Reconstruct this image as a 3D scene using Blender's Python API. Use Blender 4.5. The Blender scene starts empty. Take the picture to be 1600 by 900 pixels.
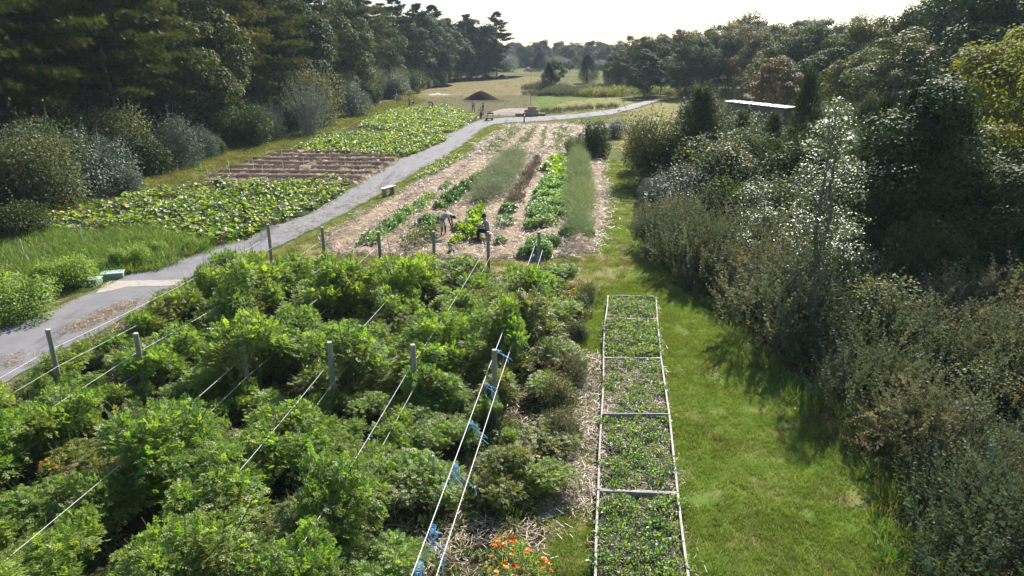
import bpy, bmesh, math, random
import numpy as np
from mathutils import Vector, Matrix

SC = bpy.context.scene
COL = SC.collection
R = math.radians
rng = np.random.default_rng(7)
random.seed(7)

# ---------------------------------------------------------------- camera
F_PX, PITCH, CAM_H = 1120.0, R(18.5), 8.5
cam_data = bpy.data.cameras.new('camera')
cam_data.sensor_width = 36.0
cam_data.lens = 36.0 * F_PX / 1600.0
cam_data.clip_start = 0.3
cam_data.clip_end = 4000
cam = bpy.data.objects.new('camera', cam_data)
COL.objects.link(cam)
cam.location = (0, 0, CAM_H)
cam.rotation_euler = (R(90) - PITCH, 0, 0)
SC.camera = cam

# ---------------------------------------------------------------- sky, sun, exposure
SUN_EL, SUN_AZ = R(36), R(22)
world = bpy.data.worlds.new('World')
SC.world = world
world.use_nodes = True
wn = world.node_tree
for n in list(wn.nodes):
    wn.nodes.remove(n)
w_out = wn.nodes.new('ShaderNodeOutputWorld')
w_bg = wn.nodes.new('ShaderNodeBackground')
w_sky = wn.nodes.new('ShaderNodeTexSky')
w_sky.sky_type = 'NISHITA'
w_sky.sun_disc = False
w_sky.sun_elevation = SUN_EL
w_sky.sun_rotation = SUN_AZ
w_sky.air_density = 1.0
w_sky.dust_density = 0.4
w_sky.ozone_density = 1.0
w_bg.inputs['Strength'].default_value = 0.088
wn.links.new(w_sky.outputs[0], w_bg.inputs[0])
wn.links.new(w_bg.outputs[0], w_out.inputs[0])

sun_data = bpy.data.lights.new('sun', 'SUN')
sun_data.energy = 5.0
sun_data.angle = R(0.5)
sun_data.color = (1.0, 0.94, 0.84)
sun = bpy.data.objects.new('sun', sun_data)
COL.objects.link(sun)
SUN_DIR = Vector((math.sin(SUN_AZ) * math.cos(SUN_EL), math.cos(SUN_AZ) * math.cos(SUN_EL), math.sin(SUN_EL)))
sun.rotation_euler = SUN_DIR.to_track_quat('Z', 'Y').to_euler()
sun.location = (60, 120, 90)

SC.view_settings.view_transform = 'Standard'
SC.view_settings.look = 'None'
SC.view_settings.exposure = 1.4
SC.view_settings.gamma = 1.0
SC.view_settings.use_curve_mapping = False
SC.render.engine = 'CYCLES'
cy = SC.cycles
cy.max_bounces = 6
cy.diffuse_bounces = 2
cy.glossy_bounces = 2
cy.transmission_bounces = 4
cy.volume_bounces = 0
cy.transparent_max_bounces = 8
cy.use_denoising = True
cy.sample_clamp_indirect = 4.0
cy.caustics_reflective = False
cy.caustics_refractive = False

# ---------------------------------------------------------------- picture point -> place on the ground
cP, sP = math.cos(PITCH), math.sin(PITCH)
def ray(x, y):
    dx, dy = (x - 800.0) / F_PX, -(y - 450.0) / F_PX
    return Vector((dx, cP + dy * sP, -sP + dy * cP))
def G(x, y, z=0.0):
    d = ray(x, y)
    t = (z - CAM_H) / d.z
    return Vector((d.x * t, d.y * t, z))
def height_at(x, y, p):
    d = ray(x, y)
    return CAM_H + d.z * (p[1] / d.y)
def AX(x, Y):                      # X of picture column x for ground points Y metres out
    d0 = (Y * cP + CAM_H * sP)
    return (x - 800.0) / F_PX * d0
def PX(p):
    zc = p[1] * cP - (p[2] - CAM_H) * sP
    return 800 + F_PX * p[0] / max(zc, .1)

# ---------------------------------------------------------------- helpers: properties
def tag(o, label=None, cat=None, group=None, kind=None):
    if label: o['label'] = label
    if cat: o['category'] = cat
    if group: o['group'] = group
    if kind: o['kind'] = kind
    return o
def link(name, me, mats=None, parent=None, loc=None, rot=None, scale=None):
    o = bpy.data.objects.new(name, me)
    COL.objects.link(o)
    if parent is not None: o.parent = parent
    if loc is not None: o.location = loc
    if rot is not None: o.rotation_euler = rot
    if scale is not None: o.scale = scale if hasattr(scale, '__len__') else (scale,) * 3
    if mats:
        for m in mats: me.materials.append(m)
    return o
def empty(name, loc=(0, 0, 0), rz=0.0, scale=1.0):
    o = bpy.data.objects.new(name, None)
    COL.objects.link(o)
    o.location = loc
    o.rotation_euler = (0, 0, rz)
    o.scale = scale if hasattr(scale, '__len__') else (scale,) * 3
    o.empty_display_size = 0.2
    return o
ORD = ['first', 'second', 'third', 'fourth', 'fifth', 'sixth', 'seventh', 'eighth', 'ninth', 'tenth', 'eleventh', 'twelfth']
def nth(i):
    if i < 12: return ORD[i]
    k = i + 1
    return f"{k}{'th' if 10 < k % 100 < 14 else {1: 'st', 2: 'nd', 3: 'rd'}.get(k % 10, 'th')}"

# ---------------------------------------------------------------- helpers: meshes
class MB:
    def __init__(s): s.V, s.F, s.M, s.A, s.n = [], [], [], [], 0
    def add(s, V, F, mat=0, rnd=None):
        V = np.asarray(V, float); F = np.asarray(F, int)
        s.V.append(V); s.F.append(F + s.n); s.M.append(np.full(len(F), mat, int))
        if rnd is None: rnd = 0.5
        s.A.append(np.broadcast_to(np.asarray(rnd, float), (len(V),)).copy())
        s.n += len(V)
        return s
    def build(s, name, mats, smooth=False):
        me = bpy.data.meshes.new(name)
        V = np.concatenate(s.V)
        me.vertices.add(len(V)); me.vertices.foreach_set('co', V.astype(np.float32).ravel())
        tot = np.concatenate([np.full(len(f), f.shape[1], int) for f in s.F])
        st = np.concatenate([[0], np.cumsum(tot)[:-1]])
        idx = np.concatenate([f.ravel() for f in s.F])
        me.loops.add(len(idx)); me.loops.foreach_set('vertex_index', idx.astype(np.int32))
        me.polygons.add(len(tot))
        me.polygons.foreach_set('loop_start', st.astype(np.int32))
        me.polygons.foreach_set('loop_total', tot.astype(np.int32))
        me.polygons.foreach_set('material_index', np.concatenate(s.M).astype(np.int32))
        me.polygons.foreach_set('use_smooth', np.full(len(tot), smooth, bool))
        a = me.attributes.new('rnd', 'FLOAT', 'POINT')
        a.data.foreach_set('value', np.concatenate(s.A).astype(np.float32))
        for m in mats: me.materials.append(m)
        me.update(calc_edges=True)
        return me

def nrm(a): return a / np.maximum(np.linalg.norm(a, axis=-1, keepdims=True), 1e-9)
def frames(d, n):
    """columns x, y, z: y along d, z near n"""
    y = nrm(d); x = nrm(np.cross(y, n)); z = np.cross(x, y)
    return np.stack([x, y, z], axis=2)
def stamp(mb, P, Rm, S, tv, tf, mat=0, rnd=None):
    tv = np.asarray(tv, float); tf = np.asarray(tf, int)
    N, K = len(P), len(tv)
    S = np.asarray(S, float)
    if S.ndim == 1: S = S[:, None]
    V = np.einsum('nij,nkj->nki', Rm, tv[None] * S[:, None, :]) + P[:, None, :]
    Fi = tf[None] + (np.arange(N) * K)[:, None, None]
    if rnd is None: rnd = rng.random(N)
    mb.add(V.reshape(-1, 3), Fi.reshape(-1, tf.shape[1]), mat, np.repeat(rnd, K))
def tube(mb, pts, rad, sides=6, mat=0, cap=True, rnd=.5):
    pts = np.asarray(pts, float); n = len(pts)
    rad = np.broadcast_to(np.asarray(rad, float), (n,))
    t = np.gradient(pts, axis=0); t = nrm(t)
    ref = np.array([0, 0, 1.]) if abs(t[0][2]) < .9 else np.array([1., 0, 0])
    V = []
    for i in range(n):
        x = np.cross(t[i], ref); x /= max(np.linalg.norm(x), 1e-6); y = np.cross(t[i], x)
        a = np.arange(sides) * 2 * math.pi / sides
        V.append(pts[i] + rad[i] * (np.cos(a)[:, None] * x + np.sin(a)[:, None] * y))
    V = np.concatenate(V); F = []
    for i in range(n - 1):
        for k in range(sides):
            k2 = (k + 1) % sides
            F.append((i * sides + k, i * sides + k2, (i + 1) * sides + k2, (i + 1) * sides + k))
    mb.add(V, F, mat, rnd)
    if cap:
        c0 = len(V)
        for base, c in ((0, pts[0]), ((n - 1) * sides, pts[-1])):
            ring = V[base:base + sides]
            mb.add(np.vstack([ring, c]), [(k, (k + 1) % sides, sides) for k in range(sides)], mat, rnd)
    return mb
def box(mb, c, s, rz=0.0, mat=0, rx=0.0, ry=0.0, rnd=.5, bevel=0.0):
    sx, sy, sz = s[0] / 2, s[1] / 2, s[2] / 2
    M = np.array(Matrix.Rotation(rz, 3, 'Z') @ Matrix.Rotation(ry, 3, 'Y') @ Matrix.Rotation(rx, 3, 'X'))
    if bevel <= 0:
        V = np.array([(a * sx, b * sy, c_ * sz) for c_ in (-1, 1) for b in (-1, 1) for a in (-1, 1)], float)
        Fq = [(0, 2, 3, 1), (4, 5, 7, 6), (0, 1, 5, 4), (2, 6, 7, 3), (0, 4, 6, 2), (1, 3, 7, 5)]
        mb.add(V @ M.T + np.array(c, float), Fq, mat, rnd)
        return mb
    b = bevel
    L = [(-sz, sx - b, sy - b), (-sz + b, sx, sy), (sz - b, sx, sy), (sz, sx - b, sy - b)]
    V = []
    for z, x, y in L:
        V += [(-x, -y + b, z), (-x + b, -y, z), (x - b, -y, z), (x, -y + b, z), (x, y - b, z), (x - b, y, z), (-x + b, y, z), (-x, y - b, z)]
    V = np.array(V)
    Fq = [(i * 8 + k, i * 8 + (k + 1) % 8, i * 8 + 8 + (k + 1) % 8, i * 8 + 8 + k) for i in range(3) for k in range(8)]
    mb.add(V @ M.T + np.array(c, float), Fq, mat, rnd)
    mb.add(V[:8] @ M.T + np.array(c, float), [tuple(range(7, -1, -1))], mat, rnd)
    mb.add(V[24:] @ M.T + np.array(c, float), [tuple(range(8))], mat, rnd)
    return mb

def vnoise(x, y, seed=0, scale=1.0):
    """smooth value noise 0..1"""
    x = np.asarray(x, float) / scale + 1000.5 + seed * 17.3; y = np.asarray(y, float) / scale + 1000.5 - seed * 9.1
    xi, yi = np.floor(x).astype(np.int64), np.floor(y).astype(np.int64); xf, yf = x - xi, y - yi
    def h(a, b):
        v = (a * 374761393 + b * 668265263 + seed * 1442695041) & 0xffffffff
        v = ((v ^ (v >> 13)) * 1274126177) & 0xffffffff
        return ((v ^ (v >> 16)) & 0xffff) / 65535.0
    u, w = xf * xf * (3 - 2 * xf), yf * yf * (3 - 2 * yf)
    return (h(xi, yi) * (1 - u) + h(xi + 1, yi) * u) * (1 - w) + (h(xi, yi + 1) * (1 - u) + h(xi + 1, yi + 1) * u) * w

# ---------------------------------------------------------------- helpers: materials
def new_mat(name):
    m = bpy.data.materials.new(name); m.use_nodes = True
    t = m.node_tree
    for n in list(t.nodes): t.nodes.remove(n)
    out = t.nodes.new('ShaderNodeOutputMaterial')
    return m, t, out
def nd(t, typ, **kw):
    n = t.nodes.new(typ)
    for k, v in kw.items(): setattr(n, k, v)
    return n
def c4(c): return (c[0], c[1], c[2], 1.0)
def mixrgb(t, fac, a, b, mode='MIX'):
    n = nd(t, 'ShaderNodeMix', data_type='RGBA', blend_type=mode)
    for s, v in ((n.inputs[0], fac), (n.inputs[6], a), (n.inputs[7], b)):
        if hasattr(v, 'is_linked') or hasattr(v, 'links'): t.links.new(v, s)
        else: s.default_value = c4(v) if hasattr(v, '__len__') else v
    return n.outputs[2]
def noise(t, scale, detail=3, vec=None, rough=.55, w=None):
    n = nd(t, 'ShaderNodeTexNoise')
    n.inputs['Scale'].default_value = scale; n.inputs['Detail'].default_value = detail
    n.inputs['Roughness'].default_value = rough
    if vec is not None: t.links.new(vec, n.inputs['Vector'])
    return n.outputs['Fac']
def ramp(t, fac, lo, hi):
    n = nd(t, 'ShaderNodeMapRange'); n.inputs[1].default_value = lo; n.inputs[2].default_value = hi
    t.links.new(fac, n.inputs[0]); return n.outputs[0]
def objco(t, scale=None):
    n = nd(t, 'ShaderNodeTexCoord')
    if scale is None: return n.outputs['Object']
    m = nd(t, 'ShaderNodeMapping'); m.inputs['Scale'].default_value = scale
    t.links.new(n.outputs['Object'], m.inputs['Vector']); return m.outputs[0]
def leaf_mat(name, a, b, c=None, rough=.42, spec=.5, trans=.38, tint=(1.25, 1.35, .55), var=.35):
    """a, b: the two leaf greens, c: the odd leaf; rnd per leaf, a little drift per plant"""
    m, t, out = new_mat(name)
    at = nd(t, 'ShaderNodeAttribute', attribute_name='rnd')
    col = mixrgb(t, at.outputs['Fac'], a, b)
    if c is not None:
        n2 = nd(t, 'ShaderNodeMath', operation='MULTIPLY'); n2.inputs[1].default_value = 7.31
        t.links.new(at.outputs['Fac'], n2.inputs[0])
        fr = nd(t, 'ShaderNodeMath', operation='FRACT'); t.links.new(n2.outputs[0], fr.inputs[0])
        g = nd(t, 'ShaderNodeMath', operation='GREATER_THAN'); g.inputs[1].default_value = .86
        t.links.new(fr.outputs[0], g.inputs[0])
        col = mixrgb(t, g.outputs[0], col, c)
    oi = nd(t, 'ShaderNodeObjectInfo')
    mr = nd(t, 'ShaderNodeMapRange'); mr.inputs[3].default_value = 1 - var; mr.inputs[4].default_value = 1 + var
    t.links.new(oi.outputs['Random'], mr.inputs[0])
    cc = nd(t, 'ShaderNodeCombineColor')
    k = nd(t, 'ShaderNodeMath', operation='POWER'); t.links.new(mr.outputs[0], k.inputs[0]); k.inputs[1].default_value = .5
    t.links.new(mr.outputs[0], cc.inputs[0]); t.links.new(k.outputs[0], cc.inputs[1]); t.links.new(k.outputs[0], cc.inputs[2])
    col = mixrgb(t, 1.0, col, cc.outputs[0], 'MULTIPLY')
    p = nd(t, 'ShaderNodeBsdfPrincipled'); t.links.new(col, p.inputs['Base Color'])
    p.inputs['Roughness'].default_value = rough
    p.inputs['Specular IOR Level'].default_value = spec
    tr = nd(t, 'ShaderNodeBsdfTranslucent')
    t.links.new(mixrgb(t, 1.0, col, tint, 'MULTIPLY'), tr.inputs['Color'])
    mx = nd(t, 'ShaderNodeMixShader'); mx.inputs[0].default_value = trans
    t.links.new(p.outputs[0], mx.inputs[1]); t.links.new(tr.outputs[0], mx.inputs[2])
    t.links.new(mx.outputs[0], out.inputs[0])
    return m
def surf_mat(name, a, b, scale=8.0, rough=.8, bump=.3, vec_scale=None, c=None, cscale=1.5, clo=.5, chi=.7, spec=.3, metal=0.0, bscale=None, bdist=.02):
    m, t, out = new_mat(name)
    v = objco(t, vec_scale)
    col = mixrgb(t, ramp(t, noise(t, scale, 4, v), .32, .68), a, b)
    if c is not None:
        col = mixrgb(t, ramp(t, noise(t, cscale, 4, v), clo, chi), col, c)
    at = nd(t, 'ShaderNodeAttribute', attribute_name='rnd')
    mr = nd(t, 'ShaderNodeMapRange'); mr.inputs[3].default_value = .75; mr.inputs[4].default_value = 1.25
    t.links.new(at.outputs['Fac'], mr.inputs[0])
    cc = nd(t, 'ShaderNodeCombineColor')
    for i in range(3): t.links.new(mr.outputs[0], cc.inputs[i])
    col = mixrgb(t, 1.0, col, cc.outputs[0], 'MULTIPLY')
    p = nd(t, 'ShaderNodeBsdfPrincipled')
    t.links.new(col, p.inputs['Base Color'])
    p.inputs['Roughness'].default_value = rough; p.inputs['Specular IOR Level'].default_value = spec
    p.inputs['Metallic'].default_value = metal
    if bump:
        bn = nd(t, 'ShaderNodeBump'); bn.inputs['Strength'].default_value = bump; bn.inputs['Distance'].default_value = bdist
        t.links.new(noise(t, bscale or scale * 3, 4, v), bn.inputs['Height']); t.links.new(bn.outputs[0], p.inputs['Normal'])
    t.links.new(p.outputs[0], out.inputs[0])
    return m
def zone_mat(name, layers, rough=1.0, bump=.5, bscale=25.0, bdist=.03, spec=.03):
    """layers: base colour, then (colour, noise scale, lo, hi, detail) laid over it"""
    m, t, out = new_mat(name)
    v = objco(t)
    col = None
    for L in layers:
        if col is None: col = L; continue
        c, s, lo, hi = L[:4]
        if len(L) > 4:
            mp = nd(t, 'ShaderNodeMapping'); mp.inputs['Scale'].default_value = L[4]; mp.inputs['Rotation'].default_value = (0, 0, L[5] if len(L) > 5 else 0)
            t.links.new(v, mp.inputs['Vector']); vv = mp.outputs[0]
        else: vv = v
        col = mixrgb(t, ramp(t, noise(t, s, 5, vv, .62), lo, hi), col, c)
    p = nd(t, 'ShaderNodeBsdfPrincipled'); t.links.new(col, p.inputs['Base Color'])
    p.inputs['Roughness'].default_value = rough; p.inputs['Specular IOR Level'].default_value = spec
    if bump:
        bn = nd(t, 'ShaderNodeBump'); bn.inputs['Strength'].default_value = bump; bn.inputs['Distance'].default_value = bdist
        t.links.new(noise(t, bscale, 5, v, .7), bn.inputs['Height']); t.links.new(bn.outputs[0], p.inputs['Normal'])
    t.links.new(p.outputs[0], out.inputs[0])
    return m
def flat_mat(name, a, rough=.6, spec=.4, metal=0.0, emit=None):
    return surf_mat(name, a, tuple(min(1, k * .8) for k in a), scale=14, rough=rough, bump=.08, spec=spec, metal=metal)

M = {}
# ground
M['ground'] = zone_mat('meadow_ground', [(.066, .085, .024), ((.13, .105, .048), .16, .40, .62), ((.06, .085, .022), .9, .52, .68), ((.15, .125, .065), 6, .6, .8)], bscale=9)
M['lawn'] = zone_mat('lawn_grass', [(.12, .18, .036), ((.20, .165, .07), .5, .46, .64), ((.06, .105, .02), 2.2, .5, .7), ((.23, .2, .11), 14, .62, .85), ((.11, .08, .045), 5, .58, .76)], bscale=45, bdist=.04, bump=.8)
M['dry_lawn'] = zone_mat('dry_lawn', [(.17, .15, .055), ((.23, .175, .09), .45, .42, .62), ((.10, .13, .035), 1.3, .5, .66), ((.12, .09, .05), 11, .6, .8)], bscale=40, bump=.8)
M['verge'] = zone_mat('verge_grass', [(.11, .135, .035), ((.17, .145, .06), .5, .45, .6), ((.20, .18, .09), 9, .6, .8)], bscale=30, bump=.7)
M['asphalt'] = zone_mat('path_asphalt', [(.14, .136, .142), ((.21, .18, .145), .9, .66, .78, (1, .3, 1), -.75), ((.21, .185, .16), 3.5, .6, .78), ((.175, .17, .175), 1.2, .4, .65), ((.075, .07, .075), .9, .54, .66, (1, .15, 1), -.7), ((.07, .066, .068), 2.2, .66, .74, (3, .4, 1), -.4), ((.19, .185, .19), 60, .55, .8), ((.08, .075, .075), 40, .62, .85)], rough=.85, bscale=80, bdist=.006, bump=.5, spec=.15)
M['concrete'] = zone_mat('pale_concrete', [(.33, .295, .26), ((.24, .205, .175), 2.5, .5, .7), ((.22, .19, .17), 20, .6, .8)], bscale=60, bdist=.006)
M['straw'] = zone_mat('straw_mulch', [(.37, .28, .195), ((.26, .19, .13), 2.0, .42, .66), ((.43, .35, .27), 7, .5, .75, (1, .3, 1), .5), ((.18, .125, .095), 5, .58, .78), ((.46, .39, .31), 30, .56, .78, (1, .25, 1), .9), ((.20, .15, .11), 26, .6, .8, (.3, 1, 1), .4)], bscale=22, bdist=.08, bump=1.0)
M['straw_grey'] = zone_mat('grey_mulch', [(.33, .27, .24), ((.24, .18, .16), 2.0, .42, .66), ((.42, .36, .31), 9, .52, .75), ((.14, .10, .085), 6, .58, .78)], bscale=22, bdist=.08, bump=1.0)
M['soil'] = zone_mat('dark_soil', [(.065, .046, .036), ((.10, .072, .055), 2.5, .45, .68), ((.16, .125, .09), 12, .6, .8)], bscale=18, bdist=.06, bump=1.0)
M['patch_soil'] = zone_mat('weedy_soil', [(.055, .045, .028), ((.055, .075, .02), 1.6, .45, .65), ((.14, .11, .07), 9, .56, .8)], bscale=18, bdist=.06, bump=1.0)
M['pink_field'] = zone_mat('dry_pink_field', [(.21, .135, .085), ((.13, .12, .048), .22, .40, .60), ((.085, .11, .032), .6, .46, .64), ((.23, .15, .105), 3, .55, .8, (1, .25, 1), .2)], bscale=12, bdist=.08)
M['stubble'] = zone_mat('brown_stubble', [(.095, .078, .042), ((.125, .095, .055), .8, .42, .6, (1, .2, 1), .3), ((.08, .095, .035), 1.2, .44, .62), ((.2, .16, .11), 9, .6, .8)], bscale=14, bdist=.08)
M['gold_field'] = zone_mat('golden_field', [(.20, .16, .07), ((.13, .15, .045), .35, .40, .60), ((.28, .21, .12), 2.0, .5, .75, (1, .2, 1), -.25)], bscale=14, bdist=.08)
M['green_field'] = zone_mat('green_field', [(.085, .13, .028), ((.12, .13, .04), .6, .45, .62), ((.08, .12, .03), 4, .5, .7)], bscale=14, bdist=.08)
M['forest_floor'] = zone_mat('forest_floor', [(.05, .04, .022), ((.085, .06, .035), 1.5, .45, .65)], bscale=10, bdist=.1)
# leaves
M['tomato'] = leaf_mat('tomato_leaf', (.115, .19, .036), (.23, .31, .065), (.29, .32, .07), trans=.54, rough=.5, spec=.45, tint=(1.2, 1.35, .5), var=.14)
M['tomato_dry'] = leaf_mat('tomato_leaf_yellowing', (.10, .14, .035), (.19, .215, .055), (.27, .2, .08), trans=.45, rough=.5, spec=.35, var=.14)
M['weed'] = leaf_mat('weed_leaf', (.07, .12, .03), (.14, .17, .05), (.2, .17, .08), trans=.4)
M['grass'] = leaf_mat('grass_blade', (.11, .175, .028), (.19, .26, .05), (.25, .21, .1), trans=.42, rough=.45, spec=.3)
M['grass_tall'] = leaf_mat('tall_grass_blade', (.065, .13, .02), (.12, .2, .035), (.2, .18, .08), trans=.45, rough=.45)
M['grass_dry'] = leaf_mat('dry_grass_blade', (.13, .115, .045), (.20, .16, .075), (.10, .12, .035), trans=.3, rough=.7, spec=.15)
M['straw_strand'] = leaf_mat('straw_strand', (.28, .205, .13), (.43, .33, .225), (.15, .11, .075), trans=.15, rough=.5, tint=(1, 1, .9), var=.1)
M['squash'] = leaf_mat('squash_leaf', (.09, .17, .02), (.19, .27, .035), (.34, .30, .10), trans=.5, rough=.42, spec=.55, tint=(1.3, 1.35, .45), var=.0)
M['squash_pale'] = leaf_mat('squash_leaf_pale', (.26, .30, .17), (.42, .43, .32), (.25, .2, .1), trans=.3, rough=.5, tint=(1.1, 1.2, .7), var=.0)
M['oak'] = leaf_mat('oak_leaf', (.026, .052, .010), (.056, .088, .018), (.10, .095, .03), trans=.28, rough=.65, spec=.18)
M['oak_deep'] = leaf_mat('deep_green_leaf', (.022, .043, .012), (.040, .066, .017), (.07, .08, .025), trans=.24, rough=.65, spec=.18)
M['oak_gold'] = leaf_mat('golden_leaf', (.095, .12, .02), (.17, .175, .03), (.22, .18, .035), trans=.5, rough=.65, spec=.15)
M['autumn'] = leaf_mat('autumn_leaf', (.075, .062, .026), (.11, .078, .032), (.075, .085, .03), trans=.3, rough=.6, spec=.2)
M['olive_tree'] = leaf_mat('olive_green_leaf', (.06, .08, .022), (.11, .125, .035), (.13, .09, .04), trans=.34, rough=.62, spec=.2)
M['needle'] = leaf_mat('pine_needle', (.030, .048, .010), (.10, .11, .022), (.12, .085, .03), trans=.25, rough=.6, spec=.2)
M['needle_deep'] = leaf_mat('dark_pine_needle', (.018, .034, .012), (.040, .058, .017), None, trans=.15, rough=.6, spec=.2)
M['dark_conifer'] = leaf_mat('dark_conifer_leaf', (.010, .024, .008), (.026, .044, .012), None, trans=.15, rough=.8, spec=.08)
M['cedar'] = leaf_mat('cedar_leaf', (.022, .042, .013), (.05, .072, .02), (.09, .085, .03), trans=.2, rough=.6, spec=.2)
M['silver'] = leaf_mat('silver_leaf', (.075, .098, .065), (.175, .205, .155), (.05, .07, .03), trans=.22, rough=.6, spec=.28, tint=(1, 1.1, .7))
M['poplar'] = leaf_mat('poplar_leaf', (.05, .085, .022), (.10, .14, .04), (.20, .25, .20), trans=.32, rough=.42, spec=.48)
M['scrub'] = leaf_mat('scrub_leaf', (.04, .07, .02), (.075, .105, .032), (.13, .15, .10), trans=.3, rough=.65, spec=.2)
M['mugwort'] = leaf_mat('mugwort_leaf', (.062, .07, .03), (.145, .138, .072), (.19, .15, .09), trans=.3, rough=.7, spec=.15, tint=(1, 1.1, .7))
M['mugwort_grey'] = leaf_mat('grey_weed_leaf', (.065, .08, .045), (.145, .158, .10), (.18, .17, .11), trans=.28, rough=.7, spec=.15, tint=(1, 1.1, .7))
M['goldenrod'] = leaf_mat('goldenrod_leaf', (.12, .135, .025), (.26, .23, .03), (.10, .12, .03), trans=.35)
M['aspara'] = leaf_mat('asparagus_frond', (.11, .145, .10), (.175, .21, .15), (.16, .21, .09), trans=.38, rough=.6, spec=.3)
M['sage'] = leaf_mat('grey_green_herb', (.12, .145, .09), (.19, .215, .15), (.15, .175, .07), trans=.3, rough=.6)
M['basil'] = leaf_mat('basil_leaf', (.11, .19, .06), (.23, .33, .14), (.40, .46, .30), trans=.4, rough=.5, spec=.4)
M['lime'] = leaf_mat('lime_leaf', (.15, .24, .022), (.25, .34, .04), None, trans=.45)
M['kale'] = leaf_mat('dark_crop_leaf', (.06, .115, .05), (.12, .195, .09), (.22, .28, .18), trans=.3, rough=.4)
M['brown_plant'] = leaf_mat('withered_leaf', (.10, .07, .06), (.18, .13, .10), (.05, .04, .035), trans=.2, rough=.7)
M['petal_o'] = leaf_mat('orange_petal', (.75, .16, .01), (.85, .28, .02), (.6, .07, .01), trans=.3, tint=(1, 1, .6), var=.0)
M['petal_y'] = leaf_mat('yellow_petal', (.85, .5, .02), (.9, .62, .03), (.8, .38, .02), trans=.3, tint=(1, 1, .6), var=.0)
M['stem'] = flat_mat('green_stem', (.09, .12, .04))
# hard things
M['bark'] = surf_mat('pine_bark', (.13, .10, .085), (.07, .052, .045), scale=4, vec_scale=(4, 4, .6), bump=.9, bdist=.05)
M['bark_grey'] = surf_mat('grey_bark', (.17, .15, .13), (.09, .08, .07), scale=4, vec_scale=(4, 4, .7), bump=.8, bdist=.04)
M['post'] = surf_mat('weathered_post', (.24, .215, .17), (.15, .135, .10), scale=3, vec_scale=(9, 9, 1), bump=.7, bscale=6, bdist=.012, c=(.17, .19, .12), cscale=2)
M['post_top'] = surf_mat('post_end_grain', (.46, .42, .36), (.33, .3, .25), scale=22, bump=.3)
M['board'] = surf_mat('weathered_board', (.44, .40, .355), (.24, .21, .185), scale=3, vec_scale=(7, 7, 7), bump=.6, bscale=12, bdist=.008, c=(.14, .12, .10), cscale=1.5, clo=.55, chi=.75)
M['rope'] = surf_mat('white_rope', (.78, .76, .74), (.6, .58, .56), scale=30, rough=.6, bump=.1)
M['twine'] = surf_mat('blue_twine', (.12, .33, .58), (.25, .48, .68), scale=20, rough=.5, bump=.1)
M['metal'] = surf_mat('galvanised_metal', (.5, .5, .5), (.35, .35, .36), scale=12, rough=.4, bump=.05, metal=.7)

# ================================================================ plant builders
LEAF = (np.array([(0, 0, 0), (.32, .42, .05), (0, 1, 0), (-.32, .42, .05)]), np.array([(0, 1, 2, 3)]))
LEAF_WIDE = (np.array([(0, 0, 0), (.45, .35, .07), (.28, .85, .02), (0, 1, -.05), (-.28, .85, .02), (-.45, .35, .07)]), np.array([(0, 1, 2, 5), (5, 2, 3, 4)]))
LEAF_NARROW = (np.array([(0, 0, 0), (.11, .45, .03), (0, 1, 0), (-.11, .45, .03)]), np.array([(0, 1, 2, 3)]))
def compound(n=7, w=.30, l=.42, droop=.25):
    V, Fq = [], []
    def leaflet(p, d, s):
        d = nrm(np.array(d, float)); nrm_ = np.array([0, 0, 1.]); x = np.cross(d, nrm_)
        x = nrm(x); b = len(V)
        for a, c, z in ((0, 0, 0), (w * s, .42 * s, .04 * s), (0, s, -.05 * s), (-w * s, .42 * s, .04 * s)):
            V.append(p + x * a + d * c + nrm_ * z)
        Fq.append((b, b + 1, b + 2, b + 3))
    k = (n - 1) // 2
    for i in range(k):
        u = .25 + .55 * i / max(k - 1, 1); p = np.array([0, u, -droop * u * u])
        for sgn in (-1, 1): leaflet(p, (sgn * .9, .45, -.15), l * (.85 + .3 * (i == 1)))
    leaflet(np.array([0, .8, -droop * .64]), (0, 1, -.25), l)
    return np.array(V), np.array(Fq)
COMPOUND = compound()
def spray(n=14, ll=.16, w=.16, curve=.35, ang=.9, seed=1):
    r = np.random.default_rng(seed); V, Fq = [], []
    for i in range(n):
        u = .12 + .88 * i / (n - 1); p = np.array([0, u, -curve * u ** 2.2])
        a = i * 2.4 + r.random() * .8
        L = ll * (1.1 - .55 * u) * (.8 + .4 * r.random())
        d = nrm(np.array([math.cos(a) * ang, .65, math.sin(a) * ang])); x = nrm(np.cross(d, np.array([.3, .2, 1.])))
        b = len(V)
        for q, c in ((0, 0), (w * L, .45), (0, 1), (-w * L, .45)): V.append(p + x * q + d * c * L)
        Fq.append((b, b + 1, b + 2, b + 3))
    return np.array(V), np.array(Fq)
SPRAY = spray(16, .2, .2)
SPRAY_FINE = spray(26, .17, .10, curve=.3, ang=1.1, seed=3)
SPRAY_PLUME = spray(22, .15, .30, curve=.55, ang=.8, seed=5)
def needles(n=8, w=.065):
    V, Fq = [], []
    for i in range(n):
        a = i * 2.4; e = .35 + .5 * ((i * .37) % 1)
        d = np.array([math.cos(a) * e, 1 - .35 * e, math.sin(a) * e]); d /= np.linalg.norm(d)
        x = nrm(np.cross(d, np.array([.2, .3, 1.]))); b = len(V)
        V += [x * w, -x * w, d]; Fq.append((b, b + 1, b + 2))
    return np.array(V), np.array(Fq)
NEEDLES = needles()

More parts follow.
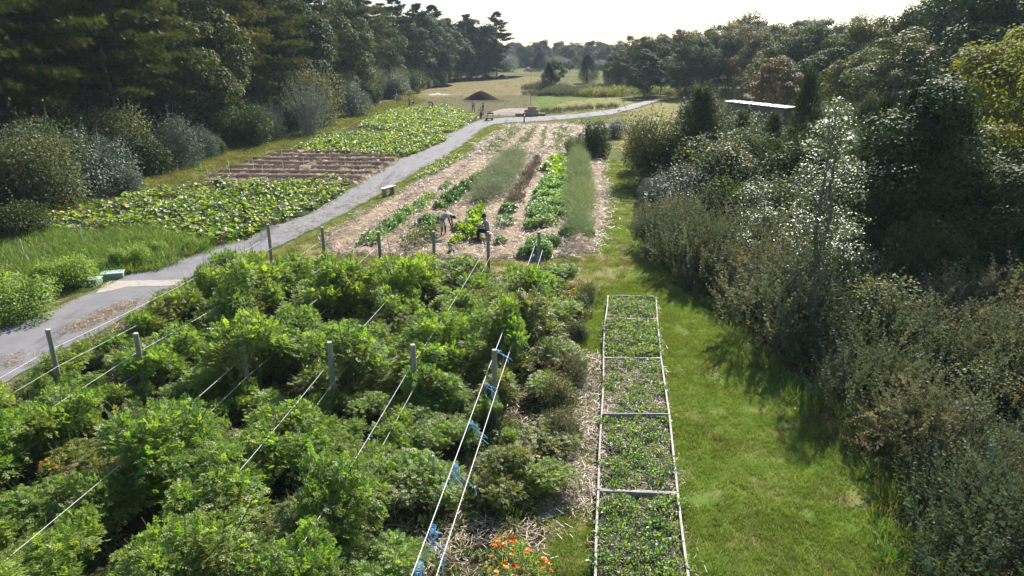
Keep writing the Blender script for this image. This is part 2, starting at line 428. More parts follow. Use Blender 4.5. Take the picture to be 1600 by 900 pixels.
def rand_dirs(n):
    v = rng.normal(size=(n, 3)); return nrm(v)
def ell_points(c, r, n, shell=.55, bottom=True):
    d = rand_dirs(n)
    if not bottom: d[:, 2] = np.where(d[:, 2] < -.25, -d[:, 2], d[:, 2])
    u = shell + (1 - shell) * rng.random(n) ** .6
    return c + d * u[:, None] * r, d
def foliage(mb, clumps, n, tmpl, size, mat=0, up=.7, out=.5, rand=.55, hang=0.0, shell=.55, rnd_by_clump=.35):
    """clumps: list of (centre, radii); n leaves in each; leaves face up and outward"""
    for c, r in clumps:
        c = np.array(c, float); r = np.array(r, float)
        P, d = ell_points(c, r, n, shell)
        nn = nrm(np.array([0, 0, up]) + d * out + rng.normal(size=(n, 3)) * rand)
        ax = d * .8 + rng.normal(size=(n, 3)) * .6; ax[:, 2] -= hang
        ax = ax - nn * np.sum(ax * nn, axis=1, keepdims=True)
        S = size * (.65 + .7 * rng.random(n))
        b = rng.random()
        rn = np.clip(rng.random(n) * (1 - rnd_by_clump) + b * rnd_by_clump, 0, 1)
        stamp(mb, P, frames(ax, nn), S, tmpl[0], tmpl[1], mat, rn)

def broadleaf(name, h, cr, base, nclump, per, leaf, mat, bark='bark_grey', seed=0, tr=.18, tmpl=LEAF, csize=.30, hang=0.1, up=.7, narrow=1.0, lean=0.0, trunks=1):
    """returns (trunk mesh, crown mesh)"""
    global rng
    rng = np.random.default_rng(seed + 100); r = random.Random(seed)
    tm, cm = MB(), MB()
    cz, rz = (h + base) / 2, (h - base) / 2
    clumps = []
    for i in range(nclump):
        while True:
            d = rng.normal(size=3); d /= np.linalg.norm(d)
            u = .35 + .6 * rng.random() ** .5
            p = np.array([d[0] * cr * u, d[1] * cr * u, cz + d[2] * rz * u])
            w = 1.15 - .55 * max(0, (p[2] - cz) / rz) * narrow
            p[0] *= w; p[1] *= w
            if p[2] > base * .8: break
        s = cr * csize * (.6 + .8 * rng.random())
        p[0] += lean * (p[2] / h)
        clumps.append((p, (s * 1.15, s * 1.15, s * .75)))
    foliage(cm, clumps, per, tmpl, leaf, up=up, hang=hang, shell=.72, out=.95, rand=.42)
    # a few loose twigs of leaves beyond the clumps for an open edge
    P = np.concatenate([c + rand_dirs(12) * np.array(s) * 1.35 for c, s in clumps])
    stamp(cm, P, frames(rand_dirs(len(P)), nrm(rand_dirs(len(P)) + [0, 0, 1])), leaf * (.7 + .6 * rng.random(len(P))), *tmpl)
    for k in range(trunks):
        a = k * 6.28 / trunks; sp = .0 if trunks == 1 else .5
        zs = np.linspace(-.03, 1, 8) * h * .82
        wob = np.cumsum(rng.normal(size=(8, 2)) * .012 * h, axis=0)
        pts = np.column_stack([wob[:, 0] + sp * math.cos(a) * zs / h * cr + lean * zs / h, wob[:, 1] + sp * math.sin(a) * zs / h * cr, zs])
        tube(tm, pts, np.linspace(tr, tr * .2, 8), 8)
        for c, s in clumps[k::max(trunks, 1)][:26]:
            z0 = max(base * .5, c[2] - .35 * math.hypot(c[0], c[1]) - .1 * h) if c[2] > base else base * .6
            i = np.searchsorted(zs, z0); i = min(max(i, 1), 7)
            t = (z0 - zs[i - 1]) / (zs[i] - zs[i - 1]); t = min(max(t, 0), 1)
            p0 = pts[i - 1] * (1 - t) + pts[i] * t
            mid = (p0 + c) / 2 + np.array([0, 0, -.05 * h * r.random()]) + rng.normal(size=3) * .02 * h
            q = np.array([p0, mid, c])
            tube(tm, q, [tr * .32, tr * .2, tr * .06], 5, cap=False)
    return tm.build(name + '_trunk', [M[bark]], True), cm.build(name + '_crown', [M[mat]])

def pine(name, h, cr, base, mat, seed=0, tr=.2, limbs=44, tufts=26, tsize=.34, dead=True, round_=.0):
    global rng
    rng = np.random.default_rng(seed + 500)
    tm, cm = MB(), MB()
    zs = np.linspace(-.3, h, 10); wob = np.cumsum(rng.normal(size=(10, 2)) * .009 * h, axis=0)
    pts = np.column_stack([wob, zs]); tube(tm, pts, np.linspace(tr, .04, 10), 8)
    for i in range(limbs):
        u = (i + rng.random()) / limbs; tiers = max(7, limbs // 5); u = min(.99, (math.floor(u * tiers) + .5 + rng.normal() * (.2 if tufts > 31 else .6)) / tiers + .02); u = max(u, .01); z = base + (h * .99 - base) * u
        a = i * 2.399 + rng.random()
        prof = math.sin(math.pi * (.22 + .74 * u) ** 1.1) if not round_ else math.sqrt(max(0, 1 - (2 * u - .9) ** 2 * .8))
        L = cr * max(.16, prof) * (.55 + .65 * rng.random())
        p0 = np.array([np.interp(z, zs, pts[:, 0]), np.interp(z, zs, pts[:, 1]), z])
        d = np.array([math.cos(a), math.sin(a), 0.])
        rise = .12 + .3 * u
        end = p0 + d * L + [0, 0, rise * L]
        mid = p0 + d * L * .5 + [0, 0, rise * L * .25]
        tube(tm, [p0, mid, end], [tr * .28 * (1 - .6 * u), tr * .16, .015], 5, cap=False)
        k = max(2, int(L * 2.1))
        side = np.array([-d[1], d[0], 0])
        for j in range(k):
            f = .35 + .65 * (j + rng.random()) / k
            c = p0 + (end - p0) * f + side * rng.normal() * L * .16 + [0, 0, .08]
            s = (.34 + .42 * rng.random()) * (.8 + .15 * L)
            n = tufts
            P = c + rng.normal(size=(n, 3)) * [s * .62, s * .62, s * .13]
            ax = nrm((P - c) * [1, 1, .5] + [0, 0, .28] + d * .35 + rng.normal(size=(n, 3)) * .25)
            b = rng.random()
            rn = np.clip(.45 * b + .55 * rng.random(n), 0, 1)
            stamp(cm, P, frames(ax, rand_dirs(n)), tsize * (.7 + .5 * rng.random(n)), *NEEDLES, 0, rn)
    if dead:
        for i in range(14):
            z = base * (.3 + .7 * rng.random()); a = rng.random() * 6.28; L = .8 + rng.random() * 1.8
            p0 = np.array([np.interp(z, zs, pts[:, 0]), np.interp(z, zs, pts[:, 1]), z])
            tube(tm, [p0, p0 + [math.cos(a) * L, math.sin(a) * L, -.1 * L]], [.035, .01], 4, cap=False)
    return tm.build(name + '_trunk', [M['bark']], True), cm.build(name + '_crown', [M[mat]])

def cedar(name, h, cr, n, mat='cedar', seed=0, leaf=.34, blunt=.9, tmpl=None, nc=64):
    """narrow evergreen: ragged upright sprays in tongues of growth round a stem"""
    global rng
    rng = np.random.default_rng(seed + 900)
    tm, cm = MB(), MB()
    tube(tm, [(0, 0, -.2), (0, 0, h * .5), (.03, 0, h * .9)], [.13, .08, .02], 7)
    side = rng.random() * 6.28
    for i in range(nc):
        u = (i + rng.random()) / nc; a = i * 2.399 + rng.random() * .8
        prof = (1 - u ** 1.25) ** blunt * min(1, .5 + 2.2 * u) * (1 + .18 * math.cos(a - side))
        q = cr * prof * (.25 + .75 * rng.random() ** .5)
        c = np.array([math.cos(a) * q, math.sin(a) * q, h * (.06 + .86 * u)])
        s = cr * (.20 + .18 * rng.random()) * (1 - .45 * u)
        k = n // nc
        P, d = ell_points(c, np.array([s, s, s * 1.9]), k, .35)
        ax = nrm(d * [1, 1, .3] * .6 + [math.cos(a) * .45, math.sin(a) * .45, 1.1] + rng.normal(size=(k, 3)) * .25)
        nn = nrm(d + [math.cos(a), math.sin(a), .3] + rng.normal(size=(k, 3)) * .4)
        b = rng.random()
        stamp(cm, P, frames(ax, nn), leaf * (.6 + .7 * rng.random(k)), *(tmpl or SPRAY), 0, np.clip(.5 * b + .5 * rng.random(k), 0, 1))
        if u > .9 or rng.random() < .3:
            e = c + np.array([math.cos(a) * .3, math.sin(a) * .3, 1.]) * s * 2.6
            P = c + (e - c) * rng.random((10, 1)); stamp(cm, P, frames(np.tile(e - c, (10, 1)) + rng.normal(size=(10, 3)) * .2, rand_dirs(10)), np.full(10, leaf * .8), *(tmpl or SPRAY), 0, rng.random(10))
    return tm.build(name + '_trunk', [M['bark']], True), cm.build(name + '_crown', [M[mat]])

def shrub(name, h, cr, n, leaf, mat, seed=0, tmpl=LEAF, stems=14, up=.6, lumps=9, arch=False, mat2=None, twig='bark_grey', hang=0.0, flat=1.0):
    """one mesh: a few stems and a lumpy open head of leaves"""
    global rng
    rng = np.random.default_rng(seed + 1300)
    mb = MB()
    cl = []
    for i in range(lumps):
        a = i * 2.4 + rng.random(); q = cr * (.15 + .55 * rng.random()) if i else 0
        z = h * (.14 + .62 * rng.random())
        s = cr * (.38 + .26 * rng.random())
        cl.append(((math.cos(a) * q, math.sin(a) * q, max(z, s * .5)), (s, s, min(s * 1.0 * flat, h * .42))))
    foliage(mb, cl, n // lumps, tmpl, leaf, mat=0, up=up, out=.5, hang=hang, shell=.45)
    if mat2:
        foliage(mb, cl, n // lumps // 5, tmpl, leaf * .9, mat=2, up=up, out=.6, shell=.85)
    for i in range(stems):
        c, s = cl[i % len(cl)]
        a = rng.random() * 6.28; e = np.array(c) + np.array(s) * [math.cos(a) * .9, math.sin(a) * .9, .9 + .5 * rng.random()]
        p0 = np.array([rng.normal() * cr * .1, rng.normal() * cr * .1, -.05])
        mid = (p0 + e) / 2 + [0, 0, h * .12]
        tube(mb, [p0, mid, e], [.009 * h, .006 * h, .002 * h], 4, 1, cap=False)
        k = 18
        f = rng.random(k) * .5 + .5
        P = mid + (e - mid) * ((f - .5) * 2)[:, None] * 1.12 + rng.normal(size=(k, 3)) * .04 * h
        stamp(mb, P, frames(nrm(e - mid) + rng.normal(size=(k, 3)) * .7, rand_dirs(k) + [0, 0, 1]), leaf * (.7 + .5 * rng.random(k)), *tmpl)
    return mb.build(name, [M[mat], M[twig]] + ([M[mat2]] if mat2 else []))

def spray_bush(name, h, cr, n, mat, tmpl=SPRAY, seed=0, slen=.55, mat2=None, lean=.8, droop=.0):
    """many leafy stems fanning up from the ground and nodding at the tips"""
    global rng
    rng = np.random.default_rng(seed + 1700)
    mb = MB()
    a = rng.random(n) * 6.283; q = np.sqrt(rng.random(n)) * cr
    lump = .7 + .5 * vnoise(np.cos(a) * q, np.sin(a) * q, seed, cr * .45)
    top = h * (1 - .45 * (q / cr) ** 2) * lump
    z = top * (.25 + .75 * rng.random(n) ** .45) - slen * .55
    P = np.column_stack([np.cos(a) * q, np.sin(a) * q, np.maximum(z, .0)])
    out = (q / cr * lean)[:, None] * np.column_stack([np.cos(a), np.sin(a), np.zeros(n)])
    ax = nrm(out + [0, 0, 1 - droop] + rng.normal(size=(n, 3)) * .32)
    nn = nrm(-out + rng.normal(size=(n, 3)) * .5 + [0, 0, .25])
    S = slen * (.65 + .6 * rng.random(n))
    rn = rng.random(n)
    if mat2:
        k = int(n * .6)
        stamp(mb, P[:k], frames(ax[:k], -nn[:k]), S[:k], *tmpl, 0, rn[:k])
        stamp(mb, P[k:] + [0, 0, .05], frames(ax[k:], -nn[k:]), S[k:], *tmpl, 1, rn[k:])
    else: stamp(mb, P, frames(ax, -nn), S, *tmpl, 0, rn)
    return mb.build(name, [M[mat]] + ([M[mat2]] if mat2 else []))

def fuzzy(name, h, cr, n, mat, tmpl=SPRAY_FINE, seed=0, size=.30, lumps=9, rise=.35, mat2=None):
    """soft feathery plant: sprays in every direction in uneven billows"""
    global rng
    rng = np.random.default_rng(seed + 2300)
    mb = MB(); k = n // lumps
    for i in range(lumps):
        a = i * 2.4 + rng.random(); q = cr * (.15 + .65 * rng.random()) if i else 0
        s = cr * (.38 + .26 * rng.random()); z = max(s * .5, h * (.2 + .62 * rng.random() * (1 - .35 * q / cr)))
        c = np.array([math.cos(a) * q, math.sin(a) * q, z])
        P, d = ell_points(c, np.array([s, s, s * 1.15]), k, .2)
        P[:, 2] = np.maximum(P[:, 2], .03)
        ax = nrm(d + rng.normal(size=(k, 3)) * .45 + [0, 0, rise])
        b = rng.random()
        stamp(mb, P, frames(ax, rand_dirs(k)), size * (.6 + .7 * rng.random(k)), *tmpl, 1 if mat2 and i % 3 == 2 else 0, np.clip(.5 * b + .5 * rng.random(k), 0, 1))
    return mb.build(name, [M[mat]] + ([M[mat2]] if mat2 else []))

def tomato(name, seed, w=.8, h=1.5, n=420, mat='tomato', extra='tomato_dry'):
    global rng
    rng = np.random.default_rng(seed + 2100)
    mb = MB(); cl = []
    for i in range(9):
        a = i * 2.4; q = w * (.2 + .6 * rng.random()) if i else 0
        s = w * (.34 + .22 * rng.random()); z = h * (.30 + .5 * rng.random() * (1 - .4 * q / w))
        cl.append((np.array((math.cos(a) * q, math.sin(a) * q, max(z, s * .6))), np.array((s, s, s * .85))))
    for i, (c, s) in enumerate(cl):
        k = n // 9
        P, d = ell_points(c, s, k, .35, bottom=False)
        P[:, 2] = np.maximum(P[:, 2], .04)
        ax = nrm(d * [1, 1, .6] + rng.normal(size=(k, 3)) * .5 + [0, 0, .1])
        nn = nrm(rng.normal(size=(k, 3)) * .35 + [0, 0, 1] + d * .35)
        rn = np.clip(.4 * rng.random() + .6 * rng.random(k), 0, 1)
        stamp(mb, P, frames(ax, nn), (.09 + .085 * rng.random(k)), *COMPOUND, 1 if (i % 5 == 4) else 0, rn)
        # shoots
        for j in range(3):
            a = rng.random() * 6.28; e = c + s * np.array([math.cos(a) * .9, math.sin(a) * .9, 1.1 + 1.0 * rng.random()])
            p0 = c * [.2, .2, 0]; mid = (p0 + e) / 2 + [0, 0, .15]
            tube(mb, [p0, mid, e], [.012, .009, .004], 4, 2, cap=False)
            f = np.linspace(.55, 1.05, 7)[:, None]; P = mid + (e - mid) * (f - .45) * 1.8 * .55 + [0, 0, 0]
            aa = rng.random(7) * 6.28
            stamp(mb, P, frames(np.column_stack([np.cos(aa), np.sin(aa), np.full(7, .3)]), np.tile([0, 0, 1.], (7, 1))), .10 + .06 * rng.random(7), *COMPOUND, 0)
    return mb.build(name, [M[mat], M[extra], M['stem']])

def leafy(name, h, cr, n, leaf, mat, seed=0, tmpl=LEAF_WIDE, mat2=None, up=.9, flowers=None, nfl=0, fsize=.05):
    """low crop plant: dome of leaves"""
    global rng
    rng = np.random.default_rng(seed + 2500)
    mb = MB()
    d = rand_dirs(n); d[:, 2] = np.abs(d[:, 2])
    u = .55 + .45 * rng.random(n) ** .7
    lump = .8 + .35 * vnoise(d[:, 0] * 2, d[:, 1] * 2 + d[:, 2], seed, .6)
    P = d * u[:, None] * lump[:, None] * [cr, cr, h]
    nn = nrm(d * .6 + [0, 0, up] + rng.normal(size=(n, 3)) * .4)
    ax = d + rng.normal(size=(n, 3)) * .5 - [0, 0, .1]
    S = leaf * (.6 + .8 * rng.random(n)); rn = rng.random(n)
    k = int(n * .65) if mat2 else n
    stamp(mb, P[:k], frames(ax[:k], nn[:k]), S[:k], *tmpl, 0, rn[:k])
    mats = [M[mat]]
    if mat2: stamp(mb, P[k:], frames(ax[k:], nn[k:]), S[k:], *tmpl, 1, rn[k:]); mats.append(M[mat2])
    if flowers:
        d = rand_dirs(nfl); d[:, 2] = np.abs(d[:, 2]) + .3; d = nrm(d)
        P = d * [cr, cr, h] * 1.02
        FL = flower_tmpl()
        stamp(mb, P, frames(rand_dirs(nfl), nrm(d + [0, 0, .8])), fsize * (.8 + .4 * rng.random(nfl)), *FL, len(mats), rng.random(nfl))
        mats.append(M[flowers])
    return mb.build(name, mats)
def flower_tmpl():
    V, Fq = [], []
    for ring, (r0, z, k, tilt) in enumerate(((1.0, .0, 8, .15), (.7, .18, 7, .4), (.4, .32, 5, .8))):
        for i in range(k):
            a = i * 6.283 / k + ring * .4; b = len(V)
            ca, sa = math.cos(a), math.sin(a); w = r0 * .42
            V += [(0, 0, z * .6), (ca * r0 * .6 - sa * w, sa * r0 * .6 + ca * w, z + tilt * r0 * .3), (ca * r0, sa * r0, z + tilt * r0 * .4), (ca * r0 * .6 + sa * w, sa * r0 * .6 - ca * w, z + tilt * r0 * .3)]
            Fq.append((b, b + 1, b + 2, b + 3))
    return np.array(V), np.array(Fq)

# ---------------------------------------------------------------- scattering for ground cover nobody could count
HIDE = bpy.data.collections.new('tuft_sources')
_gn = {}
def scatter(name, P, rot, scl, meshes, label):
    """P points; instances the tuft meshes on them with geometry nodes: one object of kind stuff"""
    cname = 'src_' + name
    c = bpy.data.collections.new(cname)
    for i, me in enumerate(meshes):
        c.objects.link(bpy.data.objects.new(f'{cname}_{i}', me))
    me = bpy.data.meshes.new(name)
    n = len(P)
    me.vertices.add(n); me.vertices.foreach_set('co', np.asarray(P, np.float32).ravel())
    a = me.attributes.new('rot', 'FLOAT_VECTOR', 'POINT'); a.data.foreach_set('vector', np.asarray(rot, np.float32).ravel())
    a = me.attributes.new('scl', 'FLOAT', 'POINT'); a.data.foreach_set('value', np.asarray(scl, np.float32))
    a = me.attributes.new('pick', 'INT', 'POINT'); a.data.foreach_set('value', np.random.default_rng(3).integers(0, len(meshes), n).astype(np.int32))
    o = link(name, me)
    g = bpy.data.node_groups.new('scatter_' + name, 'GeometryNodeTree')
    g.interface.new_socket('Geometry', in_out='INPUT', socket_type='NodeSocketGeometry')
    g.interface.new_socket('Geometry', in_out='OUTPUT', socket_type='NodeSocketGeometry')
    gi, go = g.nodes.new('NodeGroupInput'), g.nodes.new('NodeGroupOutput')
    ip = g.nodes.new('GeometryNodeInstanceOnPoints'); ci = g.nodes.new('GeometryNodeCollectionInfo')
    ci.inputs[0].default_value = c; ci.inputs['Separate Children'].default_value = True; ci.inputs['Reset Children'].default_value = True
    def attr(nm, typ):
        q = g.nodes.new('GeometryNodeInputNamedAttribute'); q.data_type = typ; q.inputs[0].default_value = nm
        return [s for s in q.outputs if s.enabled][0]
    g.links.new(gi.outputs[0], ip.inputs['Points']); g.links.new(ci.outputs[0], ip.inputs['Instance'])
    ip.inputs['Pick Instance'].default_value = True
    g.links.new(attr('pick', 'INT'), ip.inputs['Instance Index'])
    e2r = g.nodes.new('FunctionNodeEulerToRotation')
    g.links.new(attr('rot', 'FLOAT_VECTOR'), e2r.inputs[0]); g.links.new(e2r.outputs[0], ip.inputs['Rotation'])
    g.links.new(attr('scl', 'FLOAT'), ip.inputs['Scale'])
    g.links.new(ip.outputs[0], go.inputs[0])
    md = o.modifiers.new('scatter', 'NODES'); md.node_group = g
    return tag(o, label, kind='stuff')

def tuft(name, n, h, w, spread, mat, seed=0, bend=.5):
    global rng
    rng = np.random.default_rng(seed + 3000)
    T = (np.array([(-.5, 0, 0), (.5, 0, 0), (.32, .6, .12 * bend), (-.32, .6, .12 * bend), (0, 1, .5 * bend)]), None)
    mb = MB()
    a = rng.random(n) * 6.283; q = rng.random(n) ** .5 * spread
    P = np.column_stack([np.cos(a) * q, np.sin(a) * q, np.zeros(n)])
    ax = nrm(np.column_stack([np.cos(a), np.sin(a), np.zeros(n)]) * (.25 + .75 * rng.random((n, 1)) * bend) + [0, 0, .8] + rng.normal(size=(n, 3)) * .2)
    nn = nrm(rng.normal(size=(n, 3)) + [0, 0, .01])
    L = h * (.5 + .6 * rng.random(n))
    S = np.column_stack([np.full(n, w), L, L])
    V = np.array([(-.5, 0, 0), (.5, 0, 0), (.32, .6, .05), (-.32, .6, .05), (.06, 1, .25), (-.06, 1, .25)])
    stamp(mb, P, frames(ax, nn), S, V, np.array([(0, 1, 2, 3), (3, 2, 4, 5)]), 0, rng.random(n))
    return mb.build(name, [M[mat]])
def straw_clump(name, n, L, w, spread, mat='straw_strand', seed=0, hgt=.05):
    global rng
    rng = np.random.default_rng(seed + 3300)
    mb = MB()
    P = np.column_stack([rng.normal(size=n) * spread, rng.normal(size=n) * spread, .008 + np.abs(rng.normal(size=n)) * hgt])
    a = rng.random(n) * 6.283
    ax = np.column_stack([np.cos(a), np.sin(a), rng.normal(size=n) * .18])
    nn = nrm(rng.normal(size=(n, 3)) * .4 + [0, 0, 1])
    S = np.column_stack([np.full(n, w), L * (.5 + .8 * rng.random(n)), np.ones(n)])
    stamp(mb, P, frames(ax, nn), S, np.array([(-.5, -.5, 0), (.5, -.5, 0), (.5, .5, 0), (-.5, .5, 0)]), np.array([(0, 1, 2, 3)]), 0, rng.random(n))
    return mb.build(name, [M[mat]])

# points inside a polygon given in picture points laid on the ground
def in_poly(P, poly):
    x, y = P[:, 0], P[:, 1]; ins = np.zeros(len(P), bool); n = len(poly)
    for i in range(n):
        x1, y1 = poly[i][:2]; x2, y2 = poly[(i + 1) % n][:2]
        c = ((y1 > y) != (y2 > y))
        with np.errstate(divide='ignore', invalid='ignore'):
            xi = (x2 - x1) * (y - y1) / (y2 - y1 + 1e-12) + x1
        ins ^= c & (x < xi)
    return ins
def gpoly(pts): return [tuple(G(*p)[:2]) for p in pts]
def scatter_pts(poly, density, seed=0, edge=0.0):
    r = np.random.default_rng(seed)
    a = np.array(poly); lo, hi = a.min(0) - edge, a.max(0) + edge
    n = int((hi - lo).prod() * density)
    P = lo + r.random((n, 2)) * (hi - lo)
    if edge:
        j = r.normal(size=(n, 2)) * edge * .5
        return P[in_poly(P + j, poly)]
    return P[in_poly(P, poly)]
def yaw(n, seed=0, tilt=.12):
    r = np.random.default_rng(seed)
    return np.column_stack([r.normal(size=n) * tilt, r.normal(size=n) * tilt, r.random(n) * 6.283])
def P3(P, z=0.0): return np.column_stack([P, np.full(len(P), z) if np.isscalar(z) else z])

def sheet(name, poly, z, mat, jit=.12, step=.6, label=None):
    """flat ground sheet with an uneven outline"""
    r = random.Random(hash(name) & 0xffff if False else sum(map(ord, name)))
    out = []
    n = len(poly)
    for i in range(n):
        a, b = Vector(poly[i]), Vector(poly[(i + 1) % n]); L = (b - a).length
        st = step * max(1, a.length / 40); k = max(1, int(L / st))
        for j in range(k):
            p = a.lerp(b, j / k); jj = jit * max(1, a.length / 40)
            out.append((p.x + r.gauss(0, jj), p.y + r.gauss(0, jj), z))
    me = bpy.data.meshes.new(name)
    bm = bmesh.new(); f = bm.faces.new([bm.verts.new(v) for v in out])
    if f.normal.z < 0: f.normal_flip()
    bmesh.ops.triangulate(bm, faces=[f]); bm.normal_update()
    for ff in bm.faces:
        if ff.normal.z < 0: ff.normal_flip()
    bm.to_mesh(me); bm.free()
    o = link(name, me, [mat])
    return tag(o, label, kind='structure')
def relief(name, poly, z, mat, res, hf, label=None, mats=None, mf=None):
    """ground sheet with real relief: grid clipped to a polygon, heights from hf(x, y)"""
    a = np.array(poly); lo, hi = a.min(0), a.max(0)
    nx, ny = int((hi[0] - lo[0]) / res[0]) + 2, int((hi[1] - lo[1]) / res[1]) + 2
    X, Y = np.meshgrid(lo[0] + np.arange(nx) * res[0], lo[1] + np.arange(ny) * res[1])
    V = np.column_stack([X.ravel(), Y.ravel()])
    j = (vnoise(V[:, 0], V[:, 1], 5, .9) - .5)[:, None] * .5
    ins = in_poly(V + j, poly).reshape(ny, nx)
    idx = np.arange(nx * ny).reshape(ny, nx)
    q = np.stack([idx[:-1, :-1], idx[:-1, 1:], idx[1:, 1:], idx[1:, :-1]], -1)
    keep = ins[:-1, :-1] & ins[:-1, 1:] & ins[1:, 1:] & ins[1:, :-1]
    Fq = q[keep]
    used, inv = np.unique(Fq, return_inverse=True)
    V2 = V[used]; Fq = inv.reshape(-1, 4)
    H = hf(V2[:, 0], V2[:, 1])
    # pin the outline to the ground
    cnt = np.bincount(Fq.ravel(), minlength=len(V2)); H = np.where(cnt < 4, 0, H)
    mb = MB()
    if mf is None: mb.add(np.column_stack([V2, z + H]), Fq)
    else:
        c = V2[Fq].mean(1); mi = mf(c[:, 0], c[:, 1])
        mb.add(np.column_stack([V2, z + H]), Fq); mb.M[-1] = mi.astype(int)
    return tag(link(name, mb.build(name, mats or [mat], True)), label, kind='structure')

# ================================================================ THE GROUND
ground_mb = MB()
gx = np.concatenate([np.linspace(-640, -90, 12), np.linspace(-80, 80, 33), np.linspace(90, 640, 12)])
gy = np.concatenate([np.linspace(-40, 240, 57), np.linspace(260, 900, 17)])
GX, GY = np.meshgrid(gx, gy); nxg = len(gx)
idx = np.arange(GX.size).reshape(GX.shape)
ground_mb.add(np.column_stack([GX.ravel(), GY.ravel(), np.zeros(GX.size)]), np.stack([idx[:-1, :-1], idx[:-1, 1:], idx[1:, 1:], idx[1:, :-1]], -1).reshape(-1, 4))
tag(link('ground', ground_mb.build('ground', [M['ground']])), kind='structure')

path_up = [(-420, 700), (-200, 612), (0, 517), (87, 481), (130, 462), (175, 441), (212, 425), (282, 405), (342, 385), (386, 372), (425, 353), (482, 335), (540, 300), (585, 274), (622, 251), (690, 215), (735, 193), (752, 187), (790, 184), (850, 181.5), (900, 178), (950, 172), (985, 163), (1010, 157.5), (1031, 155)]
path_dn = [(1034, 157), (1015, 162), (990, 171), (955, 179), (900, 185), (850, 189), (800, 191), (770, 195), (752, 203), (735, 218), (700, 242), (650, 270), (597, 302), (530, 338), (460, 373), (400, 400), (292, 437), (215, 486), (130, 532), (32, 586), (0, 604), (-200, 740), (-420, 900)]
PATH = gpoly(path_up + path_dn)
sheet('path', PATH, .020, M['asphalt'], .05, .6)
sheet('concrete_strip', gpoly([(160, 447), (172, 440), (298, 437), (285, 446), (255, 447), (200, 449), (168, 456), (150, 459)]), .026, M['concrete'], .03, .3)
sheet('sand_patch', gpoly([(668, 147), (680, 144.5), (690, 146), (706, 147.5), (700, 149), (672, 149)]), .012, M['concrete'], .1, 1)
LAWN = gpoly([(905, 1500), (890, 700), (900, 470), (850, 440), (935, 400), (935, 250), (990, 250), (1010, 330), (1060, 420), (1150, 480), (1330, 600), (1560, 760), (1600, 1500)])
sheet('lawn', LAWN, .006, M['lawn'], .05, 1)
STRIP = gpoly([(290, 450), (400, 404), (462, 376), (512, 366), (520, 396), (940, 398), (960, 436), (905, 470), (300, 470)])
sheet('mown_strip', STRIP, .010, M['dry_lawn'], .08, .5)
VERGE = gpoly([(512, 366), (462, 376), (530, 341), (597, 305), (650, 273), (700, 245), (738, 219), (755, 204), (775, 197), (830, 193), (790, 200), (740, 236), (690, 250), (610, 310)])
sheet('verge', VERGE, .008, M['verge'], .08, .5)
LANE = gpoly([(20, 352), (150, 314), (230, 276), (330, 236), (420, 211), (500, 190), (580, 168), (640, 150), (662, 158), (620, 173), (560, 190), (500, 217), (430, 241), (345, 269), (300, 293), (150, 337), (60, 350)])
sheet('grass_lane', LANE, .007, M['dry_lawn'], .15, .8)
WOODFLOOR = [(-90, 20), (-27, 20), (-27, 38), (-25, 55), (-23, 80), (-22, 120), (-19, 170), (-12, 205), (0, 214), (2, 245), (-90, 245)]
sheet('forest_floor', WOODFLOOR, .005, M['forest_floor'], .4, 2)
SCRUBFLOOR = gpoly([(1005, 390), (1085, 462), (1125, 495), (1185, 565), (1255, 618), (1330, 690), (1385, 780), (1412, 880), (1420, 1100), (2300, 1100), (2300, 420), (1700, 230), (1200, 215), (1060, 260), (985, 300)])
sheet('scrub_floor', SCRUBFLOOR, .014, M['forest_floor'], .12, .8)
sheet('pink_field', gpoly([(636, 152), (655, 136), (700, 124), (800, 118.5), (850, 121), (845, 148), (760, 151)]), .005, M['pink_field'], .3, 2)
sheet('stubble_field', gpoly([(560, 196), (640, 157), (700, 151), (765, 151), (855, 149), (850, 168), (835, 180), (770, 184), (740, 184), (690, 166), (620, 172)]), .009, M['stubble'], .3, 1)
sheet('compost_spill', gpoly([(716, 157.5), (735, 154), (770, 154), (790, 157), (782, 159.5), (750, 160.5), (724, 160)]), .017, M['soil'], .12, .7)
sheet('bare_soil', gpoly([(762, 173), (790, 169.5), (812, 168.5), (826, 173), (828, 177), (800, 178.5), (768, 178)]), .013, M['straw_grey'], .2, 1)
sheet('green_field', gpoly([(826, 166), (845, 148), (905, 146), (975, 149), (950, 152), (880, 158), (850, 172)]), .011, M['green_field'], .3, 1)
sheet('golden_field', gpoly([(852, 174), (870, 158.5), (925, 153.5), (990, 151), (1005, 155), (980, 163), (945, 172), (890, 178)]), .010, M['gold_field'], .3, 1)
sheet('far_lawn', gpoly([(885, 117), (930, 113), (950, 117), (930, 122), (890, 121)]), .012, M['green_field'], .5, 3)
sheet('far_meadow', gpoly([(960, 182), (1000, 168), (1040, 160), (1110, 152), (1150, 190), (1100, 240), (980, 240), (940, 200)]), .008, M['gold_field'], .3, 1)
sheet('pale_track', gpoly([(925, 197), (945, 194), (985, 197), (1000, 200), (985, 202), (940, 200)]), .015, M['concrete'], .12, .6)
TOM = gpoly([(0, 612), (215, 494), (300, 452), (420, 424), (700, 428), (860, 430), (905, 480), (915, 600), (880, 700), (845, 900), (850, 1900), (-700, 1900), (-420, 900)])
sheet('tomato_plot', TOM, .016, M['patch_soil'], .1, .6)
WALK = gpoly([(908, 558), (942, 556), (942, 650), (934, 765), (915, 800), (838, 812), (850, 760), (880, 700), (905, 640)])
sheet('mulched_walkway', WALK, .018, M['straw_grey'], .10, .3)
sheet('bare_patch', gpoly([(0, 505), (0, 490), (25, 487), (45, 492), (20, 503)]), .024, M['straw_grey'], .04, .3)

